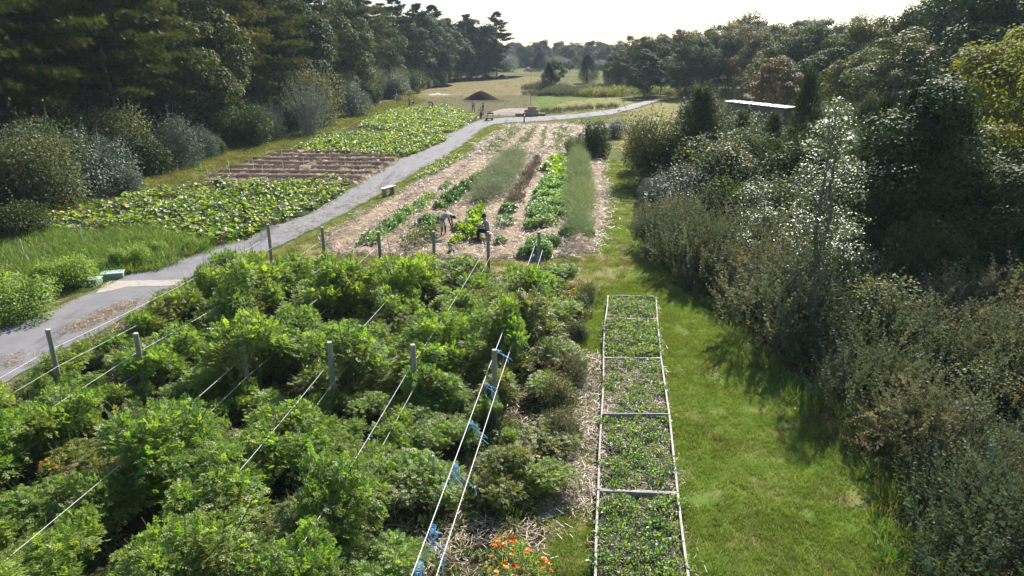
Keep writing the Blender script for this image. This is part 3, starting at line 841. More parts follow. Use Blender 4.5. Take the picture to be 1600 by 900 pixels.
# straw-mulched field: rows run to a point far off at about 975, 75
ROWDIR = math.atan((905 - 800) / F_PX)
def rowu(x, y): return x * math.cos(ROWDIR) - y * math.sin(ROWDIR)
def straw_h(x, y):
    u = rowu(x, y)
    return .04 + .05 * np.cos(u * 2 * math.pi / 1.55) + .07 * vnoise(x, y, 3, .5) + .04 * vnoise(x, y, 4, .18)
FIELD = gpoly([(506, 370), (564, 336), (616, 309), (690, 266), (738, 244), (860, 243), (920, 236), (938, 250), (948, 300), (945, 350), (925, 396), (860, 404), (700, 404), (520, 399)])
FIELD2 = gpoly([(733, 241), (760, 220), (792, 197), (880, 194), (930, 200), (905, 240)])
relief('straw_field', FIELD, .02, M['straw'], (.13, .17), straw_h)
relief('far_straw_field', FIELD2, .02, M['straw'], (.18, .3), straw_h)

# ridged seed beds beside the path: dark soil ridges across, straw between them
PLOT = gpoly([(300, 292), (322, 280), (345, 268), (430, 240), (470, 236), (545, 240), (625, 250), (600, 264), (560, 288), (540, 294), (520, 284), (420, 284)])
pa, pb = G(330, 262), G(600, 262)
def ridge_v(x, y): return y - (x - pa.x) * (-.06)
RP = 2.05
def ridge_h(x, y):
    v = ridge_v(x, y) + (vnoise(x, y, 8, 1.2) - .5) * .35
    return .17 * np.clip(np.cos(v * 2 * math.pi / RP), -.4, 1) + .08 + .06 * vnoise(x, y, 9, .3)
def ridge_m(x, y):
    v = ridge_v(x, y) + (vnoise(x, y, 8, 1.2) - .5) * .35
    n = vnoise(x, y, 11, .35)
    dark = (np.cos(v * 2 * math.pi / RP) > .05 + (n - .5) * .8) & (vnoise(x, y, 12, 2.5) > .12) & (x < -4.5 - (y - 45) * .0 + 4 * n + (y - 45) * .12)
    return np.where(dark, 1, 0)
relief('seed_bed_plot', PLOT, .03, None, (.16, .12), ridge_h, mats=[M['straw'], M['soil']], mf=ridge_m)
for nm, pts in (('squash_plot', [(-60, 380), (-60, 352), (110, 337), (230, 302), (320, 289), (440, 285), (542, 286), (540, 302), (482, 334), (425, 351), (388, 370), (330, 384), (240, 366)]),
                ('squash_plot', [(455, 237), (500, 217), (560, 207), (690, 211), (697, 220), (640, 245), (560, 243), (480, 240)]),
                ('squash_plot', [(535, 206), (560, 190), (620, 172), (700, 167), (745, 185), (705, 208), (640, 207)])):
    sheet(nm, gpoly(pts), .028, M['patch_soil'], .08, .5)

# ================================================================ GROUND COVER
T_grass = [tuft(f'grass_tuft_{i}', 26, .07, .007, .10, 'grass', i) for i in range(3)]
T_dry = [tuft(f'dry_tuft_{i}', 26, .07, .007, .11, 'grass_dry', 10 + i) for i in range(2)]
T_mid = [tuft(f'mid_tuft_{i}', 30, .12, .016, .22, m, 20 + i) for i, m in enumerate(('grass', 'grass_dry'))]
T_tall = [tuft(f'tall_tuft_{i}', 40, .50, .022, .22, 'grass_tall', 30 + i, bend=.8) for i in range(3)]
T_meadow = [tuft(f'meadow_tuft_{i}', 30, .40, .035, .35, m, 40 + i, bend=.9) for i, m in enumerate(('grass_dry', 'grass_dry', 'grass'))]
T_straw = [straw_clump(f'straw_{i}', 40, .18, .010, .20, seed=i) for i in range(3)]
T_straw_far = [straw_clump(f'straw_far_{i}', 44, .27, .015, .30, seed=5 + i, hgt=.09) for i in range(3)]
T_weed = [leafy(f'weed_{i}', .14, .17, 46, .07, 'weed', i, LEAF) for i in range(2)] + [tuft('weed_grass', 30, .22, .010, .14, 'grass_tall', 55)]

def lawn_scatter(name, poly, dens, seed, meshes, label, smin, smax, ymax=None, thr=None, edge=.15):
    P = scatter_pts(poly, dens, seed, edge)
    if ymax: P = P[P[:, 1] < ymax]
    if thr is not None:
        n = vnoise(P[:, 0], P[:, 1], seed, .9) * .6 + vnoise(P[:, 0], P[:, 1], seed + 1, .3) * .4
        P = P[n > thr]
    r = np.random.default_rng(seed)
    return scatter(name, P3(P, .005), yaw(len(P), seed), smin + (smax - smin) * r.random(len(P)), meshes, label)
NEAR = gpoly([(835, 1400), (850, 900), (905, 700), (905, 470), (1010, 430), (1110, 490), (1255, 618), (1385, 780), (1440, 950), (1440, 1400)])
lawn_scatter('lawn_grass', NEAR, 150, 1, T_grass, 'short green lawn grass beside the raised beds', .7, 1.4, thr=.25)
lawn_scatter('dry_lawn_grass', NEAR, 70, 2, T_dry, 'short dry grass blades in the lawn beside the raised beds', .7, 1.3, thr=.5)
MIDL = gpoly([(300, 460), (400, 406), (460, 378), (512, 368), (520, 398), (940, 400), (935, 250), (985, 250), (1010, 330), (1080, 440), (900, 470), (860, 432)])
lawn_scatter('mown_grass', MIDL, 30, 3, T_mid, 'mown grass between the straw field and the tomato plot', .5, 1.0, thr=.35)
lawn_scatter('verge_grass', VERGE, 14, 4, T_mid, 'short verge grass along the far side of the path', .6, 1.2, edge=.3)
lawn_scatter('lane_grass', LANE, 10, 5, T_meadow, 'dry grass on the lane along the wood edge', .35, .9, edge=.8)
TALL = gpoly([(-80, 470), (-80, 372), (120, 366), (240, 362), (330, 383), (310, 397), (240, 424), (180, 432), (120, 445), (60, 470)])
lawn_scatter('tall_grass', TALL, 16, 6, T_tall, 'tall bright green grass in front of the squash vines', .6, 1.25, edge=.3)
lawn_scatter('tomato_plot_weeds', [p for p in TOM], 6, 7, T_weed, 'low weeds and grass under the tomato plants', .6, 1.6, edge=.3)
lawn_scatter('path_edge_weeds', gpoly([(0, 517), (87, 481), (130, 462), (175, 441), (170, 436), (100, 470), (0, 500)]), 10, 8, T_mid, 'sparse grass along the near edge of the path', .6, 1.3)
PV = gpoly([(200, 432), (282, 407), (342, 387), (390, 372), (360, 372), (300, 390), (215, 420)])
lawn_scatter('path_side_grass', PV, 22, 9, T_mid, 'sunlit grass between the path and the squash vines', .7, 1.5)
lawn_scatter('straw_litter', FIELD, 14, 10, T_straw_far, 'loose straw lying over the mulched rows', .5, 1.1, edge=.12)
lawn_scatter('far_straw_litter', FIELD2, 5, 11, T_straw_far, 'loose straw on the far mulched rows', .8, 1.4, edge=.3)
lawn_scatter('walkway_mulch', WALK, 45, 12, T_straw, 'pale straw mulch on the walkway beside the raised beds', .6, 1.2, edge=.4, thr=.3)
lawn_scatter('plot_straw', PLOT, 7, 13, T_straw_far, 'loose straw between the seed bed ridges', .6, 1.1, edge=.2)
FARM = gpoly([(636, 155), (655, 136), (700, 122), (800, 116), (900, 118), (980, 148), (1060, 150), (1110, 152), (1150, 195), (1090, 250), (990, 250), (905, 236), (930, 198), (870, 192), (985, 172), (1030, 156), (980, 155), (870, 178), (780, 184), (700, 168)])
lawn_scatter('meadow_grass', FARM, .25, 14, T_meadow, 'rough meadow grass around the far fields', .25, .55, edge=1)
STRIPS = []
for (xa, ya, xb, yb, w) in ((766, 239, 806, 200, 1.0), (816, 226, 838, 199, .5), (878, 238, 879, 200, .9), (845, 236, 852, 200, .2)):
    a, b = G(xa, ya), G(xb, yb); n_ = int((b - a).length * 10 * w / .5)
    r_ = np.random.default_rng(int(xa)); t_ = r_.random(n_)
    STRIPS.append(np.column_stack([a.x + (b.x - a.x) * t_ + r_.normal(size=n_) * w * .5, a.y + (b.y - a.y) * t_]))
Ps = np.concatenate(STRIPS)
scatter('field_strip_grass', P3(Ps, .04), yaw(len(Ps), 4), .8 + .8 * np.random.default_rng(5).random(len(Ps)), T_weed, 'green grassy strips between the far mulched rows')
Pt = scatter_pts(TOM, 9, 77); Pt = Pt[vnoise(Pt[:, 0], Pt[:, 1], 6, 1.3) > .55]
scatter('tomato_plot_straw', P3(Pt, .02), yaw(len(Pt), 5), .7 + .6 * np.random.default_rng(6).random(len(Pt)), T_straw, 'old straw and dead stems under the tomato plants')

# squash leaves: big leaves on upright stalks, one mass per plot
def squash_patch(name, pts, dens, seed, label, size, gaps=.25, hgt=.5):
    global rng
    rng = np.random.default_rng(seed)
    P = scatter_pts(gpoly(pts), dens, seed, .25)
    m = vnoise(P[:, 0], P[:, 1], seed, 1.4) * .55 + vnoise(P[:, 0], P[:, 1], seed + 2, .5) * .45
    P = P[m > gaps]; m = m[m > gaps]
    n = len(P)
    K = 10
    ang = np.arange(K) * 2 * math.pi / K + .3
    rr = np.where(np.arange(K) % 2 == 0, 1.0, .8); rr[K // 2 + 2] = .55
    tv = [(0, 0, -.16)] + [(rr[i] * math.cos(ang[i]) * .5, rr[i] * math.sin(ang[i]) * .5, .02 * (i % 3)) for i in range(K)]
    tf = [(0, 1 + i, 1 + (i + 1) % K) for i in range(K)]
    z = (.12 + hgt * (m - gaps) / (1 - gaps)) * (.5 + .8 * rng.random(n))
    a = rng.random(n) * 6.283
    nn = nrm(np.column_stack([rng.normal(size=n) * .48, rng.normal(size=n) * .48, np.full(n, .9)]))
    ax = np.column_stack([np.cos(a), np.sin(a), np.zeros(n)])
    S = size * (.6 + .7 * rng.random(n))
    mb = MB()
    ny = vnoise(P[:, 0], P[:, 1], seed + 9, 2.5)
    pale = rng.random(n) < .05 + .28 * np.clip((ny - .4) * 2, 0, 1)
    PP = P3(P, z)
    for msk, mi in ((~pale, 0), (pale, 1)):
        stamp(mb, PP[msk], frames(ax[msk], nn[msk]), S[msk], tv, tf, mi, rng.random(msk.sum()))
    # stalks
    tv2 = [(-.012, 0, 0), (.012, 0, 0), (.012, 0, -1), (-.012, 0, -1)]
    S3 = np.column_stack([np.ones(n), np.ones(n), PP[:, 2]])
    stamp(mb, PP - [0, 0, .03], frames(ax, np.tile([0, 0, 1.], (n, 1))), S3, tv2, [(0, 1, 2, 3)], 2)
    # small leaves and tendrils low down
    k = n
    Q = P + rng.normal(size=(k, 2)) * .3
    stamp(mb, P3(Q, .04 + .2 * rng.random(k)), frames(np.column_stack([np.cos(a), np.sin(a), np.full(k, .2)]), nrm(rng.normal(size=(k, 3)) * .5 + [0, 0, 1])), size * .5 * (.5 + rng.random(k)), *LEAF_WIDE, 0, rng.random(k))
    # blossoms
    k = max(3, n // 160); i = rng.integers(0, n, k)
    FLt = flower_tmpl()
    stamp(mb, PP[i] + [0, 0, .06], frames(rand_dirs(k), np.tile([0, 0, 1.], (k, 1))), .09 + .05 * rng.random(k), *FLt, 3, rng.random(k))
    o = link(name, mb.build(name, [M['squash'], M['squash_pale'], M['stem'], M['petal_y']]))
    return tag(o, label, kind='stuff')
squash_patch('squash_vines', [(-60, 372), (-60, 358), (90, 345), (230, 304), (320, 291), (440, 287), (540, 286), (540, 302), (482, 334), (425, 353), (395, 372), (345, 382), (240, 364), (120, 366)], 20, 21, 'broad leaved squash vines with pale leaves beside the near path', .27, .22)
squash_patch('squash_vines', [(455, 237), (500, 217), (560, 207), (690, 211), (697, 220), (640, 245), (560, 243), (480, 240)], 15, 22, 'bright green squash vines just beyond the seed bed ridges', .31, .2)
squash_patch('squash_vines', [(560, 200), (575, 188), (620, 172), (700, 167), (745, 185), (705, 208), (640, 207)], 12, 23, 'sunlit squash vines farthest along the path', .34, .2)
squash_patch('squash_vines', [(655, 276), (700, 246), (722, 243), (728, 247), (680, 274), (640, 284)], 18, 24, 'short strip of pale green squash at the head of the straw field', .24, .1, hgt=.25)

# ================================================================ WOODS AND SHRUBS
BL = {}
BL['oak'] = [broadleaf('oak', 17, 5.2, 1.6, 60, 360, .33, 'oak', seed=i, tr=.26, csize=.26) for i in range(2)] + [broadleaf('oak', 17, 4.6, 1.0, 60, 360, .33, 'oak_deep', seed=5 + i, tr=.24, csize=.26) for i in range(2)]
BL['olive'] = [broadleaf('green_tree', 12, 3.8, 1.6, 54, 330, .25, 'olive_tree', seed=11, tr=.18, csize=.26), broadleaf('green_tree', 12, 4.0, 1.2, 54, 330, .25, 'oak', seed=12, tr=.18, csize=.26)]
BL['autumn'] = [broadleaf('autumn_tree', 12, 3.4, 2.5, 40, 260, .25, 'autumn', seed=14, tr=.17, csize=.27)]
BL['near_dark'] = [broadleaf('dark_tree', 8, 3.0, .6, 64, 420, .155, 'oak_deep', seed=21, tr=.12, csize=.28), broadleaf('dark_tree', 8, 2.8, .5, 64, 420, .155, 'oak', seed=22, tr=.12, csize=.28)]
BL['gold'] = [broadleaf('golden_tree', 10, 3.3, 1.0, 80, 430, .15, 'oak_gold', seed=24, tr=.15, tmpl=LEAF, csize=.24, hang=.9)]
BL['poplar'] = [broadleaf('poplar', 7.5, .98, .3, 86, 84, .074, 'poplar', seed=31, tr=.09, csize=.30, narrow=1.35, up=1.5, trunks=2), broadleaf('poplar', 3.2, .9, .4, 30, 80, .078, 'poplar', seed=32, tr=.04, csize=.34, up=1.5)]
BL['edge_oak'] = [broadleaf('edge_oak', 14, 4.6, 1.5, 76, 430, .235, 'olive_tree', seed=41, tr=.22, csize=.23)]
PN = [pine('pine', 18, 4.4, 4.2, 'needle', seed=i, limbs=55, tufts=34, tsize=.44) for i in range(3)] + [pine('pine', 17, 4.0, 1.6, 'needle_deep', seed=5 + i, limbs=64, tufts=30, tsize=.5) for i in range(2)]
CD = [cedar('cedar', 6, 1.8, 3600, 'cedar', seed=1, leaf=.42, nc=80), cedar('cedar', 6, 2.3, 3000, 'cedar', seed=2, leaf=.46), cedar('cedar', 6, 2.4, 2600, 'cedar', seed=3, leaf=.5, blunt=.6)]
CN = [cedar('near_cedar', 8, 2.5, 13000, 'dark_conifer', seed=9, leaf=.34, nc=130, blunt=.75), cedar('near_cedar', 8, 2.3, 11000, 'dark_conifer', seed=10, leaf=.32, nc=120, blunt=.8)]
PROTO_H = {}
def tree(name, pair, x, y, h, ph, label=None, cat='tree', group=None, rz=None, wide=1.0, kinds=('trunk', 'crown')):
    s = h / ph
    t = empty(name, (x, y, 0), random.random() * 6.28 if rz is None else rz, (s * wide, s * wide, s))
    tag(t, label, cat, group)
    link('trunk', pair[0], parent=t); link('crown', pair[1], parent=t)
    return t

# wood along the lane
def edge_x(y): return float(np.interp(y, [25, 38, 55, 80, 120, 170, 200, 212], [-29, -29, -27.5, -26, -25, -22, -17, -12]))
WOODS = []
r = random.Random(5)
y = 33.0; i = 0
front = []
while y < 205:
    x = edge_x(y) - 2.0 - r.random() * 1.5
    front.append((x, y)); y += 5.2 + r.random() * 2.2 + (y > 110) * 1.5
front += [(-13, 213), (-8.5, 217), (-4.5, 222)]
pine_l, oak_l = [], []
for k, (x, y) in enumerate(front):
    h = 16.5 + r.random() * 2.5 + (y > 140) * 1.0
    isoak = k in (5, 10, 13, 17, 20, 22) or len(front) - k <= 6 and k % 2 == 0
    if isoak:
        pr = BL['edge_oak'][0] if k == 5 else BL['oak'][k % 4]
        o = tree('oak_tree', pr, x + .8, y, h * .86, 14 if k == 5 else 17, group='oaks along the edge of the pine wood'); oak_l.append(o)
    else:
        pr = PN[3 + k % 2 if y > 150 else ((k * 2) % 5 if y > 80 else k % 3)]
        o = tree('pine_tree', pr, x, y, h, 18, group='pines along the edge of the wood'); pine_l.append(o)
for k, (x, y) in enumerate(((-20, 168), (-19, 180), (-17.5, 190), (-16, 200), (-13, 206), (-10, 212), (-6, 216), (-9, 226), (-15, 218), (-21, 196))):
    pr = BL['oak'][2 + k % 2]
    oak_l.append(tree('oak_tree', pr, x - 1.5, y, 13.5 + 3.5 * r.random(), 17, group='oaks along the edge of the pine wood'))
back_l = []
for row, (dx, y0, y1, st) in enumerate(((7, 30, 150, 6.5), (13, 32, 120, 8), (20, 36, 110, 10), (28, 40, 100, 12))):
    y = y0
    while y < y1:
        x = edge_x(y) - 2.5 - dx + r.uniform(-1.5, 1.5)
        q = r.random()
        if q < .6: o = tree('pine_tree', PN[r.randrange(5)], x, y, 16 + 3 * r.random(), 18, group='pines deeper in the wood')
        else: o = tree('oak_tree', BL['oak'][r.randrange(4)], x, y, 15 + 3 * r.random(), 17, group='oaks deeper in the wood')
        back_l.append(o); y += st * r.uniform(.8, 1.2)
def label_by_x(objs, fmt, gap=None):
    for k, o in enumerate(sorted(objs, key=lambda o: PX(o.matrix_world.translation if False else o.location))):
        tag(o, fmt.format(n=nth(k)))
label_by_x([o for o in back_l if 'pine' in o.name], 'tall pine deeper in the wood behind the front row, {n} from the left')
label_by_x([o for o in back_l if 'oak' in o.name], 'dark oak deeper in the wood behind the front pines, {n} from the left')
label_by_x(pine_l, 'tall pine with yellow-green needles on the wood edge, {n} pine from the left end')
label_by_x(oak_l, 'leafy oak between the pines of the wood edge, {n} oak from the left end')

# shrubs on the wood edge
SH = {}
SH['silver'] = [shrub('silver_shrub', 3.2, 2.4, 11000, .115, 'silver', seed=i, tmpl=LEAF, stems=34, lumps=15, flat=1.2) for i in range(2)]
SH['twig'] = [shrub('pale_shrub', 3.2, 2.3, 5000, .09, 'silver', seed=7, stems=110, lumps=15, twig='board', flat=1.3)]
SH['green'] = [shrub('green_shrub', 2.6, 2.0, 7500, .155, 'oak', seed=11, stems=22, lumps=13), shrub('green_shrub', 2.6, 2.0, 7500, .155, 'oak_deep', seed=12, stems=22, lumps=13)]
SH['mixed'] = [shrub('mixed_shrub', 3.6, 2.2, 8500, .13, 'olive_tree', seed=14, stems=28, lumps=13, mat2='silver', flat=1.2)]
SH['gold'] = [shrub('yellow_shrub', 1.6, 1.3, 1600, .13, 'goldenrod', seed=16, stems=12, lumps=8)]
SH['bush'] = [shrub('leafy_bush', 1.1, .95, 6000, .072, 'tomato', seed=18, tmpl=LEAF, stems=26, lumps=14), shrub('leafy_bush', 1.0, .8, 5200, .08, 'tomato', seed=19, tmpl=LEAF, stems=26, lumps=13)]
def bush(kind, k, name, px, py, h, ph, label, group=None, cat='shrub', w=1.0, z=0.0, xy=None):
    p = G(px, py) if xy is None else Vector((xy[0], xy[1], 0)); s = h / ph
    o = link(name, kind[k % len(kind)], loc=(p.x, p.y, z), rot=(0, 0, random.random() * 6.28), scale=(s * w, s * w, s))
    return tag(o, label, cat, group)
gS = 'silvery shrubs along the wood edge'
for (px, py, h, w, what, lab) in (
    (60, 312, 4.2, 1.25, 'silver', 'big silvery shrub at the left edge in front of the pines'),
    (150, 300, 3.8, 1.1, 'silver', 'silvery grey shrub in front of the pine trunks, beside the biggest one'),
    (8, 330, 3.4, 1.1, 'mixed', 'green and silver shrub at the left edge above the tall grass'),
    (205, 302, 1.5, .9, 'silver', 'small grey-green shrub at the foot of the silvery shrubs'),
    (278, 262, 3.6, .75, 'silver', 'upright silver-leaved shrub before the dark gap in the wood'),
    (318, 248, 2.3, .8, 'silver', 'smaller grey shrub at the corner of the seed bed plot'),
    (420, 221, 3.0, .8, 'twig', 'half bare pale shrub left of the palest twiggy shrub'),
    (482, 211, 4.6, .85, 'twig', 'pale twiggy shrub glowing white at the wood edge'),
    (552, 182, 4.2, .8, 'silver', 'silver shrub under the oaks behind the standing man in dark blue'),
    (610, 153, 4.6, 1.1, 'silver', 'rounded grey shrub near the lone fence post at the wood edge'),
    (757, 117, 5.2, 1.2, 'silver', 'grey shrub at the far tip of the pine wood'),
    (788, 112, 6.5, 1.3, 'silver', 'large pale shrub where the far pine wood ends'),
    (30, 372, 1.6, 1.2, 'green', 'low dark shrub between silvery shrubs and squash leaves')):
    k = SH[what]; ph = {'silver': 3.2, 'twig': 3.2, 'mixed': 3.6, 'green': 2.6}[what]
    bush(k, random.randrange(2), 'shrub', px, py, h, ph, lab, gS, w=w)
under = []
r = random.Random(9)
y = 34.0
while y < 190:
    for dx in (1.2, 3.4, 5.4):
        if dx < 2 and r.random() < .45: continue
        x = edge_x(y) + 3.9 - dx + r.uniform(-.6, .6)
        h = (1.4 + 3.2 * r.random() ** 1.3) if dx < 4 else 2.5 + 2.5 * r.random()
        o = bush(SH['green'] if r.random() < .75 else SH['mixed'], r.randrange(2), 'shrub', 0, 0, h, 2.8, None, 'undergrowth shrubs below the pines', xy=(x, y + r.uniform(-1.4, 1.4)), w=r.uniform(.7, 1.1))
        under.append(o)
    y += 3.4 + y * .012
label_by_x(under, 'dark green shrub in the undergrowth below the pines, {n} from the left end')
gold_l = []
for (px, py, h) in ((655, 141, 1.9), (668, 137, 1.9), (640, 150, 1.5), (625, 158, 1.3), (688, 130, 2.0), (700, 127, 2.0), (715, 123, 2), (652, 146, 1.5), (575, 172, 1.2)):
    gold_l.append(bush(SH['gold'], 0, 'yellow_shrub', px, py, h, 1.6, None, 'yellow bushes where meadow meets wood'))
label_by_x(gold_l, 'yellow-green bush where the dry meadow meets the pine wood, {n} from the left')

# far valley and the wood beyond the path
gR = 'trees beyond the path and shed'
names = {'oak': 'oak_tree', 'olive': 'leafy_tree', 'autumn': 'autumn_tree'}
zones = {}
def wood_tree(kind, X, Y, h, zone, wide=1.0):
    ph = 17 if kind == 'oak' else 12
    l = BL[kind]
    o = tree(names[kind], l[random.randrange(len(l))], X, Y, h, ph, group=gR, wide=wide)
    zones.setdefault((zone, kind), []).append(o)
random.seed(21)
r = random.Random(3)
def top_to_h(px, py, Y): return CAM_H + (75.3 - py) / F_PX * Y
skyline = [(965, 72), (985, 53), (1015, 50), (1040, 42), (1060, 38), (1100, 38), (1160, 22), (1200, 34), (1260, 18), (1310, 28), (1360, 16), (1400, 8), (1450, -25), (1600, -40)]
def sky_y(px): return float(np.interp(px, [a for a, b in skyline], [b for a, b in skyline]))
for (Y, px0, px1, st, drop, zone) in ((200, 985, 1340, 24, 0, 'far'), (165, 962, 1260, 26, 8, 'far'), (138, 1010, 1330, 30, 20, 'mid'), (112, 1180, 1500, 44, 14, 'mid'), (112, 1190, 1560, 40, 34, 'mid'), (88, 1330, 1750, 52, 4, 'near'), (80, 1210, 1500, 62, 50, 'near')):
    px = px0
    while px < px1:
        q = r.random()
        kind = 'oak' if q < .5 else ('olive' if q < .82 else 'autumn')
        ppx = px + r.uniform(-6, 6)
        h = max(5.5, top_to_h(ppx, sky_y(ppx) + drop + r.uniform(-4, 10), Y))
        YY = Y + r.uniform(-7, 7)
        wood_tree(kind, AX(ppx, YY), YY, h, zone, 1.0 if h > 9 else 1.15)
        px += st * r.uniform(.75, 1.25)
zl = {'far': 'far back in the wood under the skyline', 'mid': 'midway in the wood beyond the shed', 'near': 'at the near end of the right wood'}
kl = {'oak': 'dark green oak', 'olive': 'lighter green leafy tree', 'autumn': 'rusty leaved tree'}
for (zone, kind), l in zones.items():
    label_by_x(l, kl[kind] + ' ' + zl[zone] + ', {n} from its left')
# single trees one can name
p = AX(1395, 66); tree('leafy_tree', BL['olive'][0], p, 66, 10.6, 12, 'broad pale olive-green tree rising behind the glittering poplar', 'tree', gR, wide=1.15)
p = AX(1325, 72); tree('leafy_tree', BL['olive'][0], p, 72, 8.8, 12, 'yellowish green tree left of the broad olive-green one', 'tree', gR)
p = AX(1290, 84); tree('leafy_tree', BL['olive'][1], p, 84, 10.0, 12, 'dark rounded tree standing above the poplar top', 'tree', gR)
p = AX(1200, 96); tree('leafy_tree', BL['olive'][1], p, 96, 9.0, 12, 'dark green tree directly behind the white roofed shed', 'tree', gR)
p = AX(1470, 52); tree('pine_tree', PN[3], p, 52, 10.4, 18, 'small dark pine left of the golden tree', 'tree', wide=1.2)
p = AX(1530, 58); tree('oak_tree', BL['oak'][2], p, 60, 14, 17, 'tall dark oak behind the golden tree', 'tree', gR)
p = AX(1620, 58); tree('oak_tree', BL['oak'][0], p, 60, 15, 17, 'tall dark oak at the far right behind the golden tree', 'tree', gR)
p = AX(1460, 76); tree('oak_tree', BL['oak'][3], p, 76, 15, 17, 'tall dark oak cutting into the sky left of the golden tree', 'tree', gR)
for (px, Y, h, k, lab) in ((1400, 28.5, 7.4, 0, 'near black tall conifer right of the glittering poplar'), (1455, 27.5, 6.6, 1, 'second near black conifer beside the tallest dark one'), (1350, 31, 6.4, 1, 'dark conifer half hidden behind the poplar')):
    tree('conifer_tree', CN[k], AX(px, Y), Y, h, 8, lab, 'tree', 'near black conifers behind the poplar', wide=1.05)
p = AX(1556, 33); tree('golden_tree', BL['gold'][0], p, 33, 9.9, 10, 'golden green tree with drooping narrow leaves at the right edge', 'tree', wide=1.12)
p = AX(1640, 28); tree('golden_tree', BL['gold'][0], p, 28, 8.6, 10, 'second golden tree, cut off by the right edge', 'tree')
for (px, Y, h, k, lab, w) in ((1420, 27, 7.2, 0, 'dense dark tree right of the glittering poplar', 1.0), (1478, 25.5, 5.6, 1, 'dark bushy tree under the golden tree', 1.0), (1370, 30, 6.2, 1, 'dark tree just behind the poplar on its right', .8), (1550, 24, 4.6, 0, 'low dark tree at the right edge below the golden tree', 1.15), (1350, 25.5, 3.6, 0, 'small dark tree at the foot of the poplar', .9), (1430, 23.2, 3.4, 1, 'small dark tree in the deepest shade of the scrub', 1.1)):
    tree('dark_tree', BL['near_dark'][k], AX(px, Y), Y, h, 8, lab, 'tree', 'dark trees behind the scrub', wide=w)
tree('poplar_tree', BL['poplar'][0], AX(1262, 22.3), 22.3, 7.5, 7.5, 'slender poplar glittering white at the edge of the lawn scrub', 'tree', wide=1.0)
for (px, Y, h, lab) in ((1185, 28, 2.9, 'young poplar with shining leaves left of the tall poplar'), (1212, 25.5, 2.2, 'short young poplar at the left foot of the tall poplar'), (1160, 26, 2.1, 'smallest young poplar, beside the green shrubs'), (1302, 23, 3.2, 'young poplar on the right of the tall poplar'), (1175, 31, 3.4, 'young poplar behind the others, farthest from the tall one')):
    tree('poplar_tree', BL['poplar'][1], AX(px, Y), Y, h, 3.2, lab, 'tree', 'young poplars round the tall one')
for (px, Y, h, k, lab, w) in ((1086, 46, 6.2, 0, 'dark pointed cedar standing above the shrubs beside the lawn', 1.45), (1098, 47.5, 5.2, 1, 'lower cedar grown into the pointed cedar', 1.3), (1152, 50, 4.4, 1, 'cedar in front of the shed wall', 1.0), (1198, 46, 4.6, 0, 'cedar between the shed and the poplar', 1.2), (1246, 48, 7.0, 0, 'tall narrow cedar right behind the poplar top', .8), (1340, 45, 5.5, 1, 'cedar in the shade behind the poplar', 1.2)):
    tree('cedar_tree', CD[k], AX(px, Y), Y, h, 6, lab, 'tree', 'cedars in the scrub', wide=w)
gC = 'evergreens standing in the far meadow'
for (px, py, h, k, lab, w) in ((857, 140, 5.6, 1, 'dark evergreen at the left end of the goldenrod band', .9), (917, 130, 7.0, 1, 'cone shaped dark evergreen alone in the far meadow', 1.15), (952, 131, 6.4, 2, 'dark evergreen right of the lone cone shaped one', .8), (968, 131, 7.4, 1, 'pointed dark evergreen at the corner of the far wood', .8), (987, 131, 6.0, 2, 'dark evergreen next to the corner of the far wood', .9), (1110, 143, 6.5, 2, 'square topped dark evergreen before the far wood', .95), (1050, 137, 5.0, 2, 'broad dark evergreen behind the goldenrod', 1.3), (1075, 137, 4.4, 2, 'low dark evergreen behind the goldenrod', 1.1), (842, 111, 7, 2, 'dark evergreen group in the valley', 1.4)):
    p = G(px, py); tree('evergreen_tree', CN[k % 2], p.x, p.y, h, 8, lab, 'tree', gC, wide=w * 1.35)
for (px, py, h, kind, lab) in ((868, 139, 6.5, 'olive', 'thin yellowish tree beside the evergreen at the goldenrod band'), (1015, 136, 6.6, 'olive', 'rounded light green tree before the far wood'), (1035, 134, 9.5, 'olive', 'yellow-green tree in front of the rusty tree'), (1025, 130, 10.5, 'autumn', 'rusty red topped tree in front of the far wood'), (1085, 137, 9, 'oak', 'dark green tree behind the low evergreens')):
    p = G(px, py); tree(names[kind], BL[kind][0], p.x, p.y, h, 17 if kind == 'oak' else 12, lab, 'tree', gR)
r = random.Random(14)
val = []
VX = [(r.uniform(790, 962), r.uniform(93, 109), 0) for _ in range(34)]
VX = [(a, b, r.uniform(3.5, 5.5) if b > 102 else r.uniform(6, 9)) for a, b, _ in VX]
for (px, py, h) in [(800, 101, 7), (822, 104, 5), (838, 109, 4.5), (852, 104, 7), (870, 100, 8), (885, 104, 6), (902, 99, 9), (925, 98, 9), (945, 101, 7), (960, 104, 9), (812, 98, 9), (830, 97, 10), (890, 112, 4), (940, 110, 5), (955, 112, 5), (975, 118, 6), (878, 108, 6), (865, 108, 7), (795, 106, 4)] + VX:
    p = G(px, py)
    if r.random() < .45: o = bush(SH['silver'], 0, 'shrub', px, py, h * .8, 3.2, None, 'trees and shrubs of the far valley', w=1.3)
    else: o = tree('leafy_tree', BL['olive' if r.random() < .5 else 'oak'][r.randrange(2)], p.x, p.y, h, 12, group='trees and shrubs of the far valley', wide=1.3)
    val.append(o)
label_by_x(val, 'hazy tree in the far valley, {n} from the left below the horizon wood')
